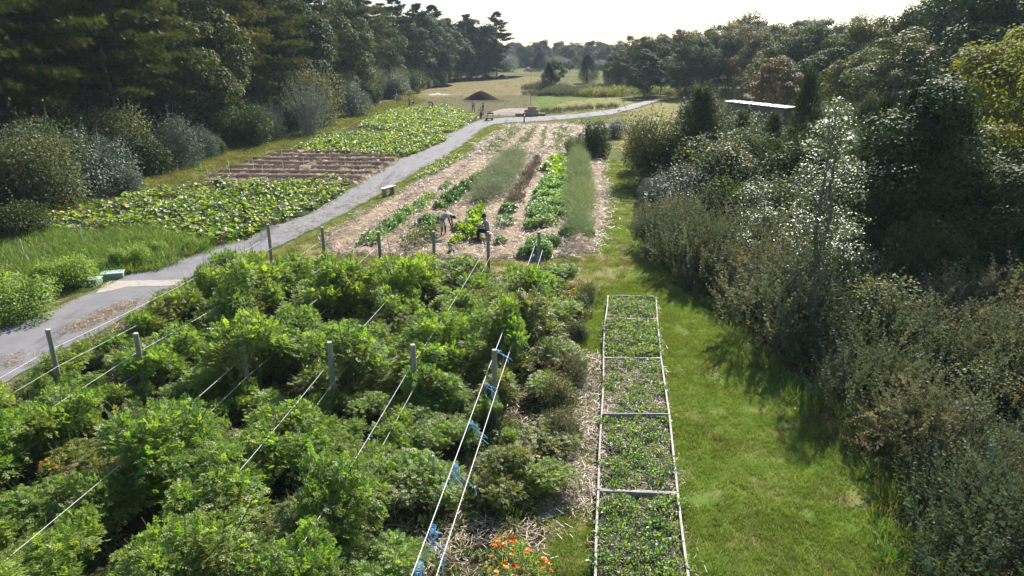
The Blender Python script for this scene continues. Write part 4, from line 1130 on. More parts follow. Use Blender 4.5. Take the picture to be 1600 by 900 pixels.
# horizon wood: reads as one mass
def far_wood(name, n, seed, f, meshes, label, smin, smax):
    rr = np.random.default_rng(seed); P = f(rr, n)
    return scatter(name, P3(P), np.column_stack([np.zeros(n), np.zeros(n), rr.random(n) * 6.28]), smin + (smax - smin) * rr.random(n), meshes, label)
FW = [BL['oak'][0][1], BL['oak'][2][1], BL['olive'][0][1], BL['autumn'][0][1]]
far_wood('horizon_wood', 420, 3, lambda rr, n: np.column_stack([rr.uniform(-90, 150, n), rr.uniform(330, 520, n)]), FW, 'hazy blue-green wood along the horizon', .55, .80)
far_wood('wood_backdrop', 160, 4, lambda rr, n: (lambda y: np.column_stack([y * .16 + rr.random(n) * (y * .75), y]))(rr.uniform(205, 330, n)), FW, 'dense wood behind the trees beyond the shed', .55, .72)
far_wood('left_wood_backdrop', 120, 5, lambda rr, n: np.column_stack([rr.uniform(-85, -52, n), rr.uniform(38, 190, n)]), FW, 'dense wood deep behind the pines', .95, 1.15)

# goldenrod band and low growth in the far meadow
T_gold = [spray_bush('goldenrod_a', 1.3, 1.3, 210, 'goldenrod', SPRAY, 1, .7), spray_bush('goldenrod_b', 1.2, 1.2, 210, 'mugwort', SPRAY, 2, .7)]
gr_l = []
r = random.Random(31)
for (x0, y0, x1, y1, n, m) in ((828, 149, 905, 149, 13, 1), (905, 150, 968, 149, 11, 0), (866, 143, 960, 141, 12, 1), (968, 144, 1000, 145, 6, 0), (1000, 147, 1090, 147, 14, 0), (1060, 152, 1100, 156, 6, 1), (820, 140, 850, 137, 6, 1), (970, 136, 1000, 137, 5, 1), (1100, 150, 1150, 160, 7, 1), (1120, 165, 1150, 178, 5, 1)):
    for k in range(n):
        f = (k + r.random()) / n
        gr_l.append(bush([T_gold[m]], 0, 'goldenrod_clump' if m == 0 else 'weed_clump', x0 + (x1 - x0) * f, y0 + (y1 - y0) * f + r.uniform(-1.5, 1.5), (.7 + 1.0 * r.random()), 1.3, 'clump of yellow goldenrod in the band below the far wood' if m == 0 else 'tall green weed clump beside the goldenrod in the far meadow', 'goldenrod and weeds across the far meadow', 'plant', w=1.5))
label_by_x([o for o in gr_l if 'golden' in o.name], 'clump of yellow goldenrod below the far wood, {n} from the left')
label_by_x([o for o in gr_l if 'weed' in o.name], 'tall green weed clump beside the far goldenrod, {n} from the left')
for k in range(7):
    bush([T_gold[1]], 0, 'weed_clump', 853 + k * 17 + r.uniform(-3, 3), 177 - k * 1.3, .9, 1.3, f'grass clump in the row beside the far path, {nth(k)} from the straw bales', 'grass clumps beside the far path', 'plant', w=.9)

# ================================================================ SCRUB BESIDE THE LAWN
MUG = [spray_bush('mugwort', 1.25, .95, 330, 'mugwort', SPRAY_PLUME, i, .50, mat2='mugwort_grey', lean=1.0) for i in range(3)] + [fuzzy('mugwort', 1.25, 1.0, 620, 'mugwort', SPRAY_PLUME, 4, .42, lumps=11, mat2='mugwort_grey')]
MUG += [spray_bush('grey_weed', 1.1, .95, 330, 'mugwort_grey', SPRAY, 8, .38, mat2='mugwort')]
MUGS = [shrub('leafy_scrub', 1.3, .95, 4200, .095, 'scrub', seed=51, stems=14, lumps=9), shrub('leafy_scrub', 1.2, .95, 4600, .07, 'olive_tree', seed=52, stems=14, lumps=9, mat2='silver')]
VINE = [shrub('silver_scrub', 2.4, 1.7, 8000, .085, 'silver', seed=54, stems=24, lumps=11)]
SCR = gpoly([(1060, 405), (1135, 462), (1185, 500), (1262, 572), (1345, 638), (1415, 712), (1475, 800), (1500, 900), (1510, 1120), (2150, 1120), (2000, 420), (1350, 400)])
r = random.Random(17); pts = []
lo = np.array(SCR).min(0); hi = np.array(SCR).max(0)
for _ in range(9000):
    q = (r.uniform(lo[0], hi[0]), r.uniform(lo[1], min(hi[1], 32)))
    if PX((q[0], q[1], 0)) > 1900: continue
    if not in_poly(np.array([q]), SCR)[0]: continue
    if min([(q[0] - a) ** 2 + (q[1] - b) ** 2 for a, b in pts] or [9]) > (1.2 if q[1] < 20 else 1.3) ** 2: pts.append(q)
scrub = {}
edge = np.array(SCR[:9])
for q in pts:
    de = np.min(np.hypot(edge[:, 0] - q[0], edge[:, 1] - q[1]))
    n = vnoise(q[0], q[1], 4, 3.0); u = r.random()
    if n < .36 and u < .75 or u < .18: kind, l, nm, ph = 'leaf', MUGS, 'scrub_bush', 1.3
    else: kind, l, nm, ph = 'mug', MUG, 'mugwort_bush', 1.25
    h = (1.0 + 1.0 * r.random() ** 1.4) * (1.0 if q[1] < 19 else 1.15)
    o = bush(l, r.randrange(len(l)), nm, 0, 0, h, ph, None, 'weedy bushes along the right side of the lawn', 'bush', xy=q, w=r.uniform(.85, 1.1) * (1.2 if h < 1.5 else 1.0))
    band = 'nearest the camera' if q[1] < 12 else ('below the tree shadow' if q[1] < 15.5 else ('beside the tree shadow' if q[1] < 20 else ('round the tall poplar' if q[1] < 25 else 'beyond the poplar')))
    scrub.setdefault((kind, band), []).append(o)
for (kind, band), l in scrub.items():
    label_by_x(l, ('feathery olive-brown bush' if kind == 'mug' else 'leafy green bush') + ' in the scrub ' + band + ', {n} from the lawn')
gM = 'shrubs between the straw field and the shed'
for (px, py, h, w, l, ph, lab) in (
    (928, 246, 2.7, .75, SH['green'], 2.6, 'thin dark twiggy shrub at the head of the asparagus row'),
    (895, 242, 1.4, .8, SH['green'], 2.6, 'small dark shrub at the end of the straw field'),
    (992, 268, 2.6, .7, SH['mixed'], 3.6, 'mixed shrub next to the far lawn corner'),
    (1010, 285, 4.2, .95, SH['mixed'], 3.6, 'tall yellowish green shrub left of the pointed cedar'),
    (1045, 292, 3.2, .8, SH['green'], 2.6, 'dark green shrub touching the pointed cedar'),
    (1120, 300, 3.8, .9, SH['silver'], 3.2, 'grey-green shrub right of the pointed cedar'),
    (1165, 305, 3.6, .8, SH['mixed'], 3.6, 'shrub with yellow vine leaves below the shed'),
    (1080, 345, 2.7, 1.25, VINE, 2.4, 'silver-white shrub lit up in the middle of the scrub'),
    (1035, 352, 1.6, 1.0, SH['gold'], 1.6, 'yellow-green bush at the lawn edge beside the silver-white shrub'),
    (1130, 372, 2.6, .8, SH['green'], 2.6, 'dark green shrub behind the brown weeds beyond the lawn'),
    (1150, 340, 3.2, .9, SH['green'], 2.6, 'dark shrub in front of the shed, behind the young poplars'),
    (1022, 318, 1.8, .8, SH['silver'], 3.2, 'small shining shrub where the lawn narrows'),
    (1165, 432, 1.8, .85, SH['mixed'], 3.6, 'green shrub with shining leaves left of the young poplars'),
    (1215, 455, 1.8, .9, SH['mixed'], 3.6, 'low green shrub in front of the poplars'),
    (1112, 428, 1.4, 1.0, SH['green'], 2.6, 'low bright shrub beside the lawn bend'),
    (960, 215, 1.8, 1.2, SH['silver'], 3.2, 'pale low shrub by the light track beyond the field'),
    (1000, 222, 1.8, 1.2, SH['mixed'], 3.6, 'low green shrub by the light track beyond the field'),
    (1230, 330, 3.8, 1.0, SH['green'], 2.6, 'dark green shrub behind the tall poplar'),
    (1330, 330, 4.4, 1.0, SH['green'], 2.6, 'bright green shrub right of the poplar, backlit'),
    (1300, 262, 4.4, 1.0, SH['mixed'], 3.6, 'mixed shrub between poplar and wood')):
    bush(l, random.randrange(2), 'shrub', px, py, h, ph, lab, gM, w=w)
mb_l = []
for (px, py, h, w) in ((1030, 385, 1.5, 1.0), (1060, 395, 1.9, 1.05), (1088, 402, 1.7, 1.0), (1036, 362, 1.5, 1.0), (1072, 372, 1.9, 1.1), (1012, 350, 1.0, .9), (1105, 385, 2.0, 1.1), (1125, 410, 1.8, 1.1), (1030, 408, 1.1, .9), (1072, 425, 1.3, 1.0), (1118, 447, 1.5, 1.0), (1095, 440, 1.1, 1.0)):
    mb_l.append(bush(MUG, random.randrange(3), 'mugwort_bush', px, py, h, 1.25, None, 'brown feathery bushes where the lawn bends', 'bush', w=w))
label_by_x(mb_l, 'brown-green feathery bush where the lawn bends, {n} from the straw field')
fill = []
r = random.Random(77)
for _ in range(900):
    Y = r.uniform(30, 78); X = r.uniform(11, 50)
    px = PX((X, Y, 0))
    if px < 1095 + (Y < 40) * 20 or px > 1720: continue
    if 62 < Y < 80 and 1100 < px < 1250: continue
    if min([(X - a) ** 2 + (Y - b) ** 2 for a, b, _ in fill] or [99]) < 3.1 ** 2: continue
    q = r.random(); l, ph = (SH['green'], 2.6) if q < .6 else ((SH['mixed'], 3.6) if q < .85 else (SH['silver'], 3.2))
    h = 2.2 + 1.6 * r.random()
    fill.append((X, Y, bush(l, r.randrange(2), 'shrub', 0, 0, h, ph, None, 'dense shrubs between the poplar and the wood', xy=(X, Y), w=1.15)))
label_by_x([f[2] for f in fill], 'dark shrub in the thicket between the shed and the right edge, {n} from the shed')
# grass and litter creeping over the path edges
def along(px_pts, n, w, seed):
    r_ = np.random.default_rng(seed); W = np.array([tuple(G(*p)[:2]) for p in px_pts]); seg = np.linalg.norm(np.diff(W, axis=0), axis=1); cum = np.concatenate([[0], np.cumsum(seg)])
    t = r_.random(n) * cum[-1]; x = np.interp(t, cum, W[:, 0]); y_ = np.interp(t, cum, W[:, 1])
    return np.column_stack([x + r_.normal(size=n) * w, y_ + r_.normal(size=n) * w])
Pe = np.concatenate([along(path_up[2:], 900, .14, 1), along(path_dn[:-2], 900, .14, 2)])
scatter('path_edge_grass', P3(Pe, .0), yaw(len(Pe), 8), .35 + .6 * np.random.default_rng(9).random(len(Pe)), T_mid, 'thin grass creeping over the path edges')
Pe = np.concatenate([along([(100, 520), (215, 470)], 260, .22, 3), along([(300, 388), (250, 412)], 60, .2, 5), along([(440, 370), (520, 332), (600, 290)], 200, .25, 4), along([(0, 575), (30, 560)], 40, .3, 6)])
scatter('path_litter', P3(Pe, .022), yaw(len(Pe), 9), .25 + .35 * np.random.default_rng(7).random(len(Pe)), T_straw, 'stray straw and grit lying on the path')
Pe = np.concatenate([along([(1050, 415), (1100, 468), (1140, 505), (1200, 578), (1285, 645), (1355, 715), (1410, 800), (1440, 900), (1450, 1000)], 420, .30, 11), along([(1080, 405), (1150, 470), (1210, 520), (1290, 590), (1380, 680), (1450, 780), (1480, 900)], 300, .35, 12)])
scatter('scrub_edge_grass', P3(Pe, .0), yaw(len(Pe), 18, .2), .35 + .5 * np.random.default_rng(19).random(len(Pe)), T_tall + [T_meadow[0], T_weed[0]], 'rank grass and weeds where the lawn meets the scrub')

# ================================================================ TOMATO ROWS: POSTS, WIRES, PLANTS
far_top = [(418, 350), (503, 355), (592, 362), (677, 362), (763, 362), (843, 362)]
near_top = [(75, 515), (210, 520), (377, 528), (515, 535), (645, 538), (773, 547)]
PH = 1.85
FP = [G(x, y, PH) for x, y in far_top]; NP = [G(x, y, PH) for x, y in near_top]
for l in (FP, NP):
    for p in l: p.z = 0
NNP = [n + (n - f) * 1.0 for f, n in zip(FP, NP)]
def post_mesh(seed, r0=.062, square=False):
    rr = random.Random(seed); mb = MB()
    n = 4 if square else 10
    zs = [-.4, 0, .5, 1.0, 1.5, PH - .02]
    tube(mb, [(rr.gauss(0, .004), rr.gauss(0, .004), z) for z in zs], [r0 * rr.uniform(.95, 1.05) for z in zs], n, cap=False)
    return mb.build('post_shaft', [M['post']], not square)
def post_top_mesh(r0=.062):
    mb = MB(); tube(mb, [(0, 0, PH - .02), (0, 0, PH), (0, 0, PH + .006)], [r0, r0 * .97, r0 * .8], 10); return mb.build('post_top', [M['post_top']])
ptop = post_top_mesh()
pms = [post_mesh(i) for i in range(3)]
insul = MB(); box(insul, (0, -.075, 1.15), (.03, .03, .06), bevel=.006); tube(insul, [(0, -.05, 1.15), (0, -.1, 1.15)], .008, 5); insul = insul.build('wire_clip', [M['metal']])
stp = []
def trellis_post(p, k, label, grp, tilt=(0, 0)):
    t = empty('trellis_post', (p.x, p.y, 0), random.random() * 6.28); t.rotation_euler[0] = tilt[0]; t.rotation_euler[1] = tilt[1]
    tag(t, label, 'post', grp)
    link('shaft', pms[k % 3], parent=t); link('end_grain', ptop, parent=t)
    link('wire_clip', insul, parent=t); link('wire_clip', insul, parent=t, loc=(0, 0, -.42))
    return t
for i in range(6):
    trellis_post(FP[i], i, f'wooden trellis post in the back row before the straw field, {nth(i)} from the path', 'wooden posts at the far end of the tomato rows', (R(random.uniform(-1, 1)), R(random.uniform(-1.5, 1.5))))
    trellis_post(NP[i], i + 1, f'wooden trellis post standing among the tomato plants, {nth(i)} from the path', 'wooden posts in the middle of the tomato rows', (R(random.uniform(-1.5, 1)), R(random.uniform(-2, 2))))
ordw = ['first', 'second', 'third', 'fourth', 'fifth', 'sixth']
for i in range(6):
    for j, z in enumerate((1.45, 1.12) if i == 5 else (1.30, .86)):
        a, b, c = FP[i].copy(), NP[i].copy(), NNP[i].copy(); a.z = b.z = c.z = z
        off = -.07 if i < 5 else -.14
        for q in (a, b, c): q.x += off * (1 if j == 0 else -1) * .9
        mb = MB(); L = []
        for p, q in ((a, b), (b, c)):
            for k in range(9):
                f = k / 8
                if L and k == 0: continue
                v = p.lerp(q, f); v.z -= (.05 + .05 * (i < 5)) * 4 * f * (1 - f)
                L.append(tuple(v))
        tube(mb, L, .0045 if i < 5 else .0075, 5)
        o = link('trellis_wire', mb.build('trellis_wire', [M['rope']], True))
        tag(o, f"white trellis cord, {'upper' if j == 0 else 'lower'} one of the {ordw[i]} tomato row from the path", 'cord', 'white cords strung along the tomato rows')
# blue twine knotted on the last row
def on_wire(i, t, z):
    a, b, c = FP[i], NP[i], NNP[i]
    p = a.lerp(b, t) if t <= 1 else b.lerp(c, t - 1)
    return Vector((p.x - .09, p.y, z))
tw = random.Random(4)
twl = ('at the back post of the last row', 'just behind the middle post of the last row', 'beside the middle post of the last row', 'just below the middle post', 'between the nearer leaves', 'in the thick knot lowest on the last row', 'in a long loop hanging over the orange marigolds', 'at the bottom of the picture')
for k, (t, z0, big) in enumerate(((.12, 1.32, .5), (.9, 1.34, .5), (1.06, 1.30, .6), (1.22, 1.3, .6), (1.36, 1.3, .8), (1.52, 1.3, 1.2), (1.60, 1.3, 1.5), (1.72, 1.3, .8))):
    p = on_wire(5, t, z0); mb = MB()
    L = [p + Vector((-.02, 0, .0))]
    for s in range(26):          # wound knot
        a = s * .9; L.append(p + Vector((math.cos(a) * .035 * big, s * .006 * big, math.sin(a) * .035 * big - .01)))
    tube(mb, [tuple(v) for v in L], .008, 4, cap=False)
    for s in range(3 + int(big * 2.5)):   # loose ends, joined at the knot
        q = p + Vector((0, .03, 0)); d = Vector((tw.uniform(-.25, .35), tw.uniform(-.3, .3), 0)); ln = (.4 + tw.random() * .5) * big
        pts = [tuple(q + d * f + Vector((math.sin(f * 7 + s) * .05, math.cos(f * 5 + s) * .03, -ln * f ** .8 + .10 * math.sin(f * 3.1)))) for f in np.linspace(0, 1, 10)]
        tube(mb, pts, .0075, 4, cap=False)
    tag(link('twine', mb.build('twine', [M['twine']], True)), 'blue twine tied round the cord ' + twl[k], 'twine', 'blue twine on the last trellis cords')
# short stakes among the plants
stake_mb = MB(); box(stake_mb, (0, 0, .5), (.035, .022, 1.15), bevel=.004); stake_me = stake_mb.build('stake_shaft', [M['metal']])
cap_mb = MB(); box(cap_mb, (0, 0, 1.09), (.045, .032, .03), bevel=.004); cap_me = cap_mb.build('stake_tip', [M['rope']])
for (px, py, h, lab) in ((233, 680, 1.25, 'short pale metal stake among the leaves of the third tomato row'), (679, 712, 1.15, 'grey metal stake in the gap between the last two tomato rows'), (797, 488, 1.15, 'pale metal stake near the far end of the last tomato row'), (487, 450, 1.2, 'pale stake near the far end of the second tomato row')):
    p = G(px, py, h); t = tag(empty('metal_stake', (p.x, p.y, 0)), lab, 'stake'); t.rotation_euler[1] = R(random.uniform(-2, 2)); t.scale = (1, 1, h / 1.1)
    link('shaft', stake_me, parent=t); link('tip', cap_me, parent=t)

TM = [tomato(f'tomato_plant_{i}', i, .82, 1.55, 1500) for i in range(6)] + [tomato(f'tomato_dry_{i}', 20 + i, .78, 1.2, 900, 'tomato_dry') for i in range(2)]
r = random.Random(12); rows = {}
for i in range(6):
    a, b = FP[i], NP[i]; L = (b - a).length; d = (b - a) / L
    t = 1.3
    while t < L * 1.9:
        p = a + d * t; px = PX((p.x, p.y, .8))
        if -190 < px and p.y > 5.5:
            nse = vnoise(p.x, p.y, 2, 2.2)
            s = .74 + .42 * r.random() + .35 * (nse - .5)
            if t < 2.5: s *= .72
            if -.3 < t - L < 2.0: s *= .58
            if i == 0: s *= .85
            if i == 5 and t > L + .5: s *= .8; p.x += .62
            if i == 5 and p.y < 11.0: t += .8; continue
            if r.random() < .93:
                dry = (i == 5 and t > 8 and r.random() < .35) or r.random() < .09 or (i <= 1 and t > 15 and r.random() < .5)
                me = TM[6 + r.randrange(2)] if dry else TM[r.randrange(6)]
                o = link('tomato_plant', me, loc=(p.x + r.gauss(0, .12), p.y + r.gauss(0, .12), 0), rot=(r.gauss(0, .14), r.gauss(0, .14), r.random() * 6.28), scale=(s * r.uniform(.75, 1.15), s * r.uniform(.75, 1.15), s * r.uniform(.85, 1.35)))
                tag(o, None, 'plant', 'tomato plants on the trellis rows'); rows.setdefault(i, []).append(o)
        t += .74 + .24 * r.random()
for i, l in rows.items():
    for k, o in enumerate(l): tag(o, f'green tomato plant in the {ordw[i]} row from the path, {nth(k)} from the back post')
# lower growth spilling between rows
low = []
for i in range(-1, 6):
    for k in range(22):
        if i < 0: p = FP[0].lerp(NP[0], .35 + k * .09) + Vector((-.9, 0, 0))
        elif i < 5: p = (FP[i] + FP[i + 1]) / 2 + ((NP[i] + NP[i + 1]) / 2 - (FP[i] + FP[i + 1]) / 2) * (.08 + k * .08)
        else: p = FP[5].lerp(NP[5], .1 + k * .165) + Vector((1.15, 0, 0))
        if p.y < 6.5 or PX(p) < -150 or r.random() < (.15 if i < 5 else .35) or (i == 5 and p.y < 11.8): continue
        s = (.5 + .38 * r.random()) * (.7 if i < 0 else 1)
        o = link('tomato_plant', TM[r.randrange(8)], loc=(p.x + r.gauss(0, .35), p.y + r.gauss(0, .3), 0), rot=(0, 0, r.random() * 6.28), scale=(s * 1.15, s * 1.15, s * .8))
        low.append(tag(o, None, 'plant', 'small tomato plants between the rows'))
for o in COL.objects:
    if o.name.startswith('tomato_plant'):
        for q in NP + FP:
            v = Vector((-q.x, -q.y)).normalized(); w_ = Vector((o.location.x - q.x, o.location.y - q.y)); a_ = w_.dot(v); l_ = (w_ - v * a_).length
            if -.2 < a_ < 2.3 and l_ < .75 and o.scale.z > .62: o.scale = (o.scale.x * .8, o.scale.y * .8, .62); break
label_by_x(low, 'low tomato plant filling the alley between trellis rows, {n} from the left')

# marigolds
MG = [leafy('marigold_orange', .42, .32, 300, .075, 'tomato', 3, LEAF_NARROW, flowers='petal_o', nfl=13, fsize=.035), leafy('marigold_yellow', .42, .32, 300, .075, 'tomato_dry', 4, LEAF_NARROW, flowers='petal_y', nfl=16, fsize=.035)]
mg = []
for (px, py, k, s, z) in ((862, 470, 0, 1.5, .0), (880, 480, 0, 1.3, 0), (845, 462, 0, 1.1, 0), (878, 520, 1, 1.5, 0), (862, 560, 0, 1.2, 0), (858, 600, 0, .9, .1), (872, 632, 1, 1.2, 0), (815, 450, 0, 1.1, 0), (805, 760, 1, 1.0, .0), (835, 745, 1, 1.2, 0), (800, 892, 0, 1.35, 0), (822, 910, 0, 1.3, 0), (775, 925, 1, 1.1, 0), (790, 860, 0, .8, 0), (20, 775, 0, 1.0, .45), (90, 770, 0, .8, .45), (210, 620, 1, .9, .4), (175, 640, 0, .8, .45), (470, 470, 0, .9, .3), (610, 450, 1, .8, .2), (440, 455, 0, .7, .4), (600, 470, 0, .7, .4), (900, 470, 0, 1.1, 0), (905, 500, 1, 1.0, 0)):
    p = G(px, py); s = s * 1.05
    mg.append((px, k, tag(link('marigold_plant', MG[k], loc=(p.x, p.y, z), rot=(0, 0, random.random() * 6), scale=s), None, 'flower', 'marigolds among the tomato rows')))
for kk, nm in ((0, 'orange'), (1, 'yellow')):
    label_by_x([o for _, k, o in mg if k == kk], nm + ' marigold plant at the edge of the tomatoes, {n} ' + nm + ' one from the left')
for k, (px, py, h) in enumerate(((905, 492, .7), (918, 470, .6), (872, 640, .9), (895, 600, .8), (880, 690, .8), (868, 700, .7), (905, 530, .6))):
    bush([MUG[3] if k % 2 else MUGS[1]], 0, 'weed_bush', px, py, h, 1.25, f'small grey-green weedy bush beside the marigolds, {nth(k)} found going towards the camera' if False else None, 'weedy bushes beside the last tomato row', 'bush', w=.9)
label_by_x([o for o in COL.objects if o.name.startswith('weed_bush')], 'small weedy bush between the tomatoes and the raised beds, {n} from the left')

# ================================================================ RAISED BEDS
def plank(mb_name, a, b, z0, z1, th, mat='board', parent=None, seed=0):
    """a board from a to b (xy), slightly bowed"""
    rr = random.Random(seed); a, b = Vector(a[:2]), Vector(b[:2]); d = (b - a).normalized(); n = Vector((-d.y, d.x)); L = (b - a).length
    k = 6; bow = rr.uniform(-.02, .02); V, Fq = [], []
    for i in range(k + 1):
        f = i / k; c = a.lerp(b, f) + n * bow * 4 * f * (1 - f); dz = rr.uniform(-.006, .006)
        for s, z in ((-1, z0), (1, z0), (1, z1 - .006), (.8, z1), (-.8, z1), (-1, z1 - .006)): V.append((c.x + n.x * s * th / 2, c.y + n.y * s * th / 2, z + dz * (z > z0)))
    for i in range(k):
        for j in range(6): Fq.append((i * 6 + j, i * 6 + (j + 1) % 6, i * 6 + 6 + (j + 1) % 6, i * 6 + 6 + j))
    mb = MB(); mb.add(V, Fq, 0, rr.random()); mb.add(np.array(V[:6]), [(5, 4, 3, 2, 1, 0)], 0, .5); mb.add(np.array(V[-6:]), [(0, 1, 2, 3, 4, 5)], 0, .5)
    return link(mb_name, mb.build(mb_name, [M[mat]]), parent=parent)
bl = [(950, 461), (946, 497), (943, 558), (940, 648), (935, 765), (930, 915)]
brr = [(1025, 463), (1027, 498), (1033, 559), (1046, 648), (1059, 770), (1078, 915)]
BEDN = ['farthest', 'second farthest', 'middle', 'second nearest', 'nearest']
HB = .21
BA = [G(x, y, HB) for x, y in bl]; BB = [G(x, y, HB) for x, y in brr]
LOWP = [leafy(f'bed_plant_{i}', .17, .20, 240, .046, m, 30 + i, COMPOUND if False else LEAF, mat2=m2) for i, (m, m2) in enumerate((('tomato', 'sage'), ('tomato', 'kale'), ('sage', 'tomato')))]
bedsoil = zone_mat('bed_soil', [(.16, .12, .085), ((.085, .06, .045), 3, .42, .62), ((.34, .27, .19), 9, .54, .75), ((.09, .11, .04), 2.2, .58, .72)], bscale=25, bdist=.04, bump=1)
for i in range(5):
    a0, a1, b0, b1 = BA[i], BA[i + 1], BB[i], BB[i + 1]
    c = (a0 + a1 + b0 + b1) / 4
    t = tag(empty('raised_bed', (0, 0, 0)), f'long timber edged raised bed of low plants, {BEDN[i]} of the five in line', 'raised bed', 'timber edged beds laid end to end')
    gap = .035
    dz = (.0, .004, .0, .03, .0)[i]
    da = (a1 - a0).normalized() * gap; db = (b1 - b0).normalized() * gap
    plank('side_board', a0 + da * .5, a1 - da * .5, -.05, HB, .045, parent=t, seed=i)
    plank('side_board', b0 + db * .5, b1 - db * .5, -.05, HB, .045, parent=t, seed=i + 9)
    ins = (b0 - a0).normalized() * .024
    plank('end_board', a0 + ins + da, b0 - ins + db, -.05, HB + (.05 if i == 3 else .01), .04, parent=t, seed=i + 20)
    plank('end_board', a1 + ins - da, b1 - ins - db, -.05, HB - .01, .04, parent=t, seed=i + 30)
    for q, s in ((a0, 1), (b0, -1), (a1, 1), (b1, -1)):
        k = (da * 2 if q in (a0, b0) else -da * 2)
        m = MB(); box(m, (q.x + ins.x * 2 * s + k.x, q.y + ins.y * 2 * s + k.y, .06), (.045, .045, .26), bevel=.005); link('corner_peg', m.build('corner_peg', [M['board']]), parent=t)
    # soil
    mb = MB(); nx, ny = 14, 24; V = []
    for v in range(ny + 1):
        for u in range(nx + 1):
            p = (a0 + da).lerp(a1 - da, v / ny).lerp((b0 + db).lerp(b1 - db, v / ny), .02 + .96 * u / nx); V.append((p.x, p.y, .07 + .05 * float(vnoise(p.x, p.y, 3, .25))))
    mb.add(V, [(v * (nx + 1) + u, v * (nx + 1) + u + 1, (v + 1) * (nx + 1) + u + 1, (v + 1) * (nx + 1) + u) for v in range(ny) for u in range(nx)])
    link('soil', mb.build('soil', [bedsoil], True), parent=t)
    rr = random.Random(i + 3); pl = []; bp = []; tries = 0
    dens = (1.0, .95, .55, .72, .95)[i]; sc = (1.2, 1.3, 1.05, 1.1, 1.25)[i]
    while tries < 420:
        tries += 1
        u, v = rr.uniform(.07, .93), rr.uniform(.055, .945)
        p = a0.lerp(a1, v).lerp(b0.lerp(b1, v), u)
        if min([(p.x - q[0]) ** 2 + (p.y - q[1]) ** 2 for q in pl] or [9]) < .235 ** 2: continue
        if rr.random() > dens and vnoise(p.x, p.y, 6, .7) > .38: continue
        pl.append((p.x, p.y))
        k = rr.randrange(3)
        o = link('bed_plant', LOWP[k], loc=(p.x, p.y, .09), rot=(rr.gauss(0, .1), rr.gauss(0, .1), rr.random() * 6.28), scale=sc * rr.uniform(.7, 1.25))
        bp.append(tag(o, None, 'plant', f'low plants in the {BEDN[i]} raised bed'))
    for k, o in enumerate(sorted(bp, key=lambda o: o.location.y)): tag(o, f'small leafy plant in the {BEDN[i]} raised bed, {nth(k)} from its near end')
    P = scatter_pts([tuple(q[:2]) for q in (a0, b0, b1, a1)], 14 if i in (2, 3) else 7, i)
    P = P[in_poly(P, [tuple((q * .93 + c * .07)[:2]) for q in (a0, b0, b1, a1)])]
    scatter('bed_straw', P3(P, .12), yaw(len(P), i), np.full(len(P), .7), T_straw, f'dry straw on the soil of the {BEDN[i]} raised bed')

# ================================================================ CROP ROWS IN THE STRAW FIELD
CR = {'kale': [leafy(f'crop_{i}', .45, .42, 260, .13, 'kale', 40 + i, LEAF_WIDE, mat2='basil') for i in range(2)],
      'green': [leafy(f'crop_green_{i}', .42, .46, 300, .12, 'basil', 44 + i, LEAF, mat2='kale') for i in range(2)],
      'lime': [leafy(f'crop_lime_{i}', .55, .5, 300, .13, 'lime', 48 + i, LEAF_WIDE) for i in range(2)],
      'basil': [leafy(f'crop_basil_{i}', .55, .48, 760, .085, 'basil', 52 + i, LEAF_WIDE, mat2='basil') for i in range(2)],
      'sage': [fuzzy(f'crop_sage_{i}', .85, .62, 420, 'sage', SPRAY_FINE, 60 + i, .24, lumps=10, rise=.5) for i in range(3)],
      'flower': [leafy(f'crop_flower_{i}', .6, .55, 420, .10, 'weed', 64 + i, LEAF_NARROW, flowers='goldenrod', nfl=60, fsize=.04) for i in range(2)],
      'aspara': [fuzzy(f'asparagus_{i}', 1.35, .70, 380, 'aspara', SPRAY_FINE, 70 + i, .30, lumps=9, rise=.3) for i in range(4)],
      'brown': [spray_bush(f'withered_{i}', .5, .36, 90, 'brown_plant', SPRAY, 75 + i, .3) for i in range(2)]}
rr = random.Random(8)
def crop_row(kind, pts, step, h0, w0, jit, label, group, cat='plant', name='crop_plant'):
    ph = {'kale': .45, 'green': .42, 'lime': .55, 'basil': .55, 'sage': .85, 'flower': .6, 'aspara': 1.35, 'brown': .5}[kind]
    W = [G(*p) for p in pts]; out = []
    for a, b in zip(W[:-1], W[1:]):
        L = (b - a).length; k = max(1, int(L / step))
        for i in range(k):
            p = a.lerp(b, (i + rr.random() * .6 + .2) / k)
            s = h0 / ph * rr.uniform(.72, 1.22)
            o = link(name, CR[kind][rr.randrange(len(CR[kind]))], loc=(p.x + rr.gauss(0, jit), p.y + rr.gauss(0, jit * .5), .05), rot=(0, 0, rr.random() * 6.28), scale=(s * w0, s * w0, s))
            out.append(tag(o, None, cat, group))
    for k, o in enumerate(sorted(out, key=lambda o: o.location.y)): tag(o, f'{label}, {nth(k)} from near end')
    return out
crop_row('green', [(573, 386), (600, 366), (640, 336), (672, 310)], .55, .42, 1.05, .10, 'low dark green plant in the row nearest the bench', 'plants of the row nearest the bench')
crop_row('green', [(684, 302), (705, 288)], .8, .3, .9, .1, 'small green plant at the head of the row nearest the bench', 'sparse plants at the head of the bench row')
crop_row('flower', [(640, 394), (660, 372)], .6, .65, 1.1, .15, 'yellow flowering bush left of the bending man', 'yellow flowering bushes beside the bending man')
crop_row('kale', [(655, 372), (678, 350)], .6, .5, 1.0, .15, 'dark leafy plant behind the yellow flowers', 'leafy plants behind the yellow flowers')
crop_row('flower', [(672, 384), (680, 368)], .8, .55, .9, .1, 'low yellow flowering bush close to the bending man', 'yellow bushes close to the bending man')
crop_row('kale', [(686, 332), (712, 310), (735, 294), (755, 280)], .75, .5, .85, .12, 'dark green plant in the row ending at the bending man', 'dark plants of the row behind the bending man')
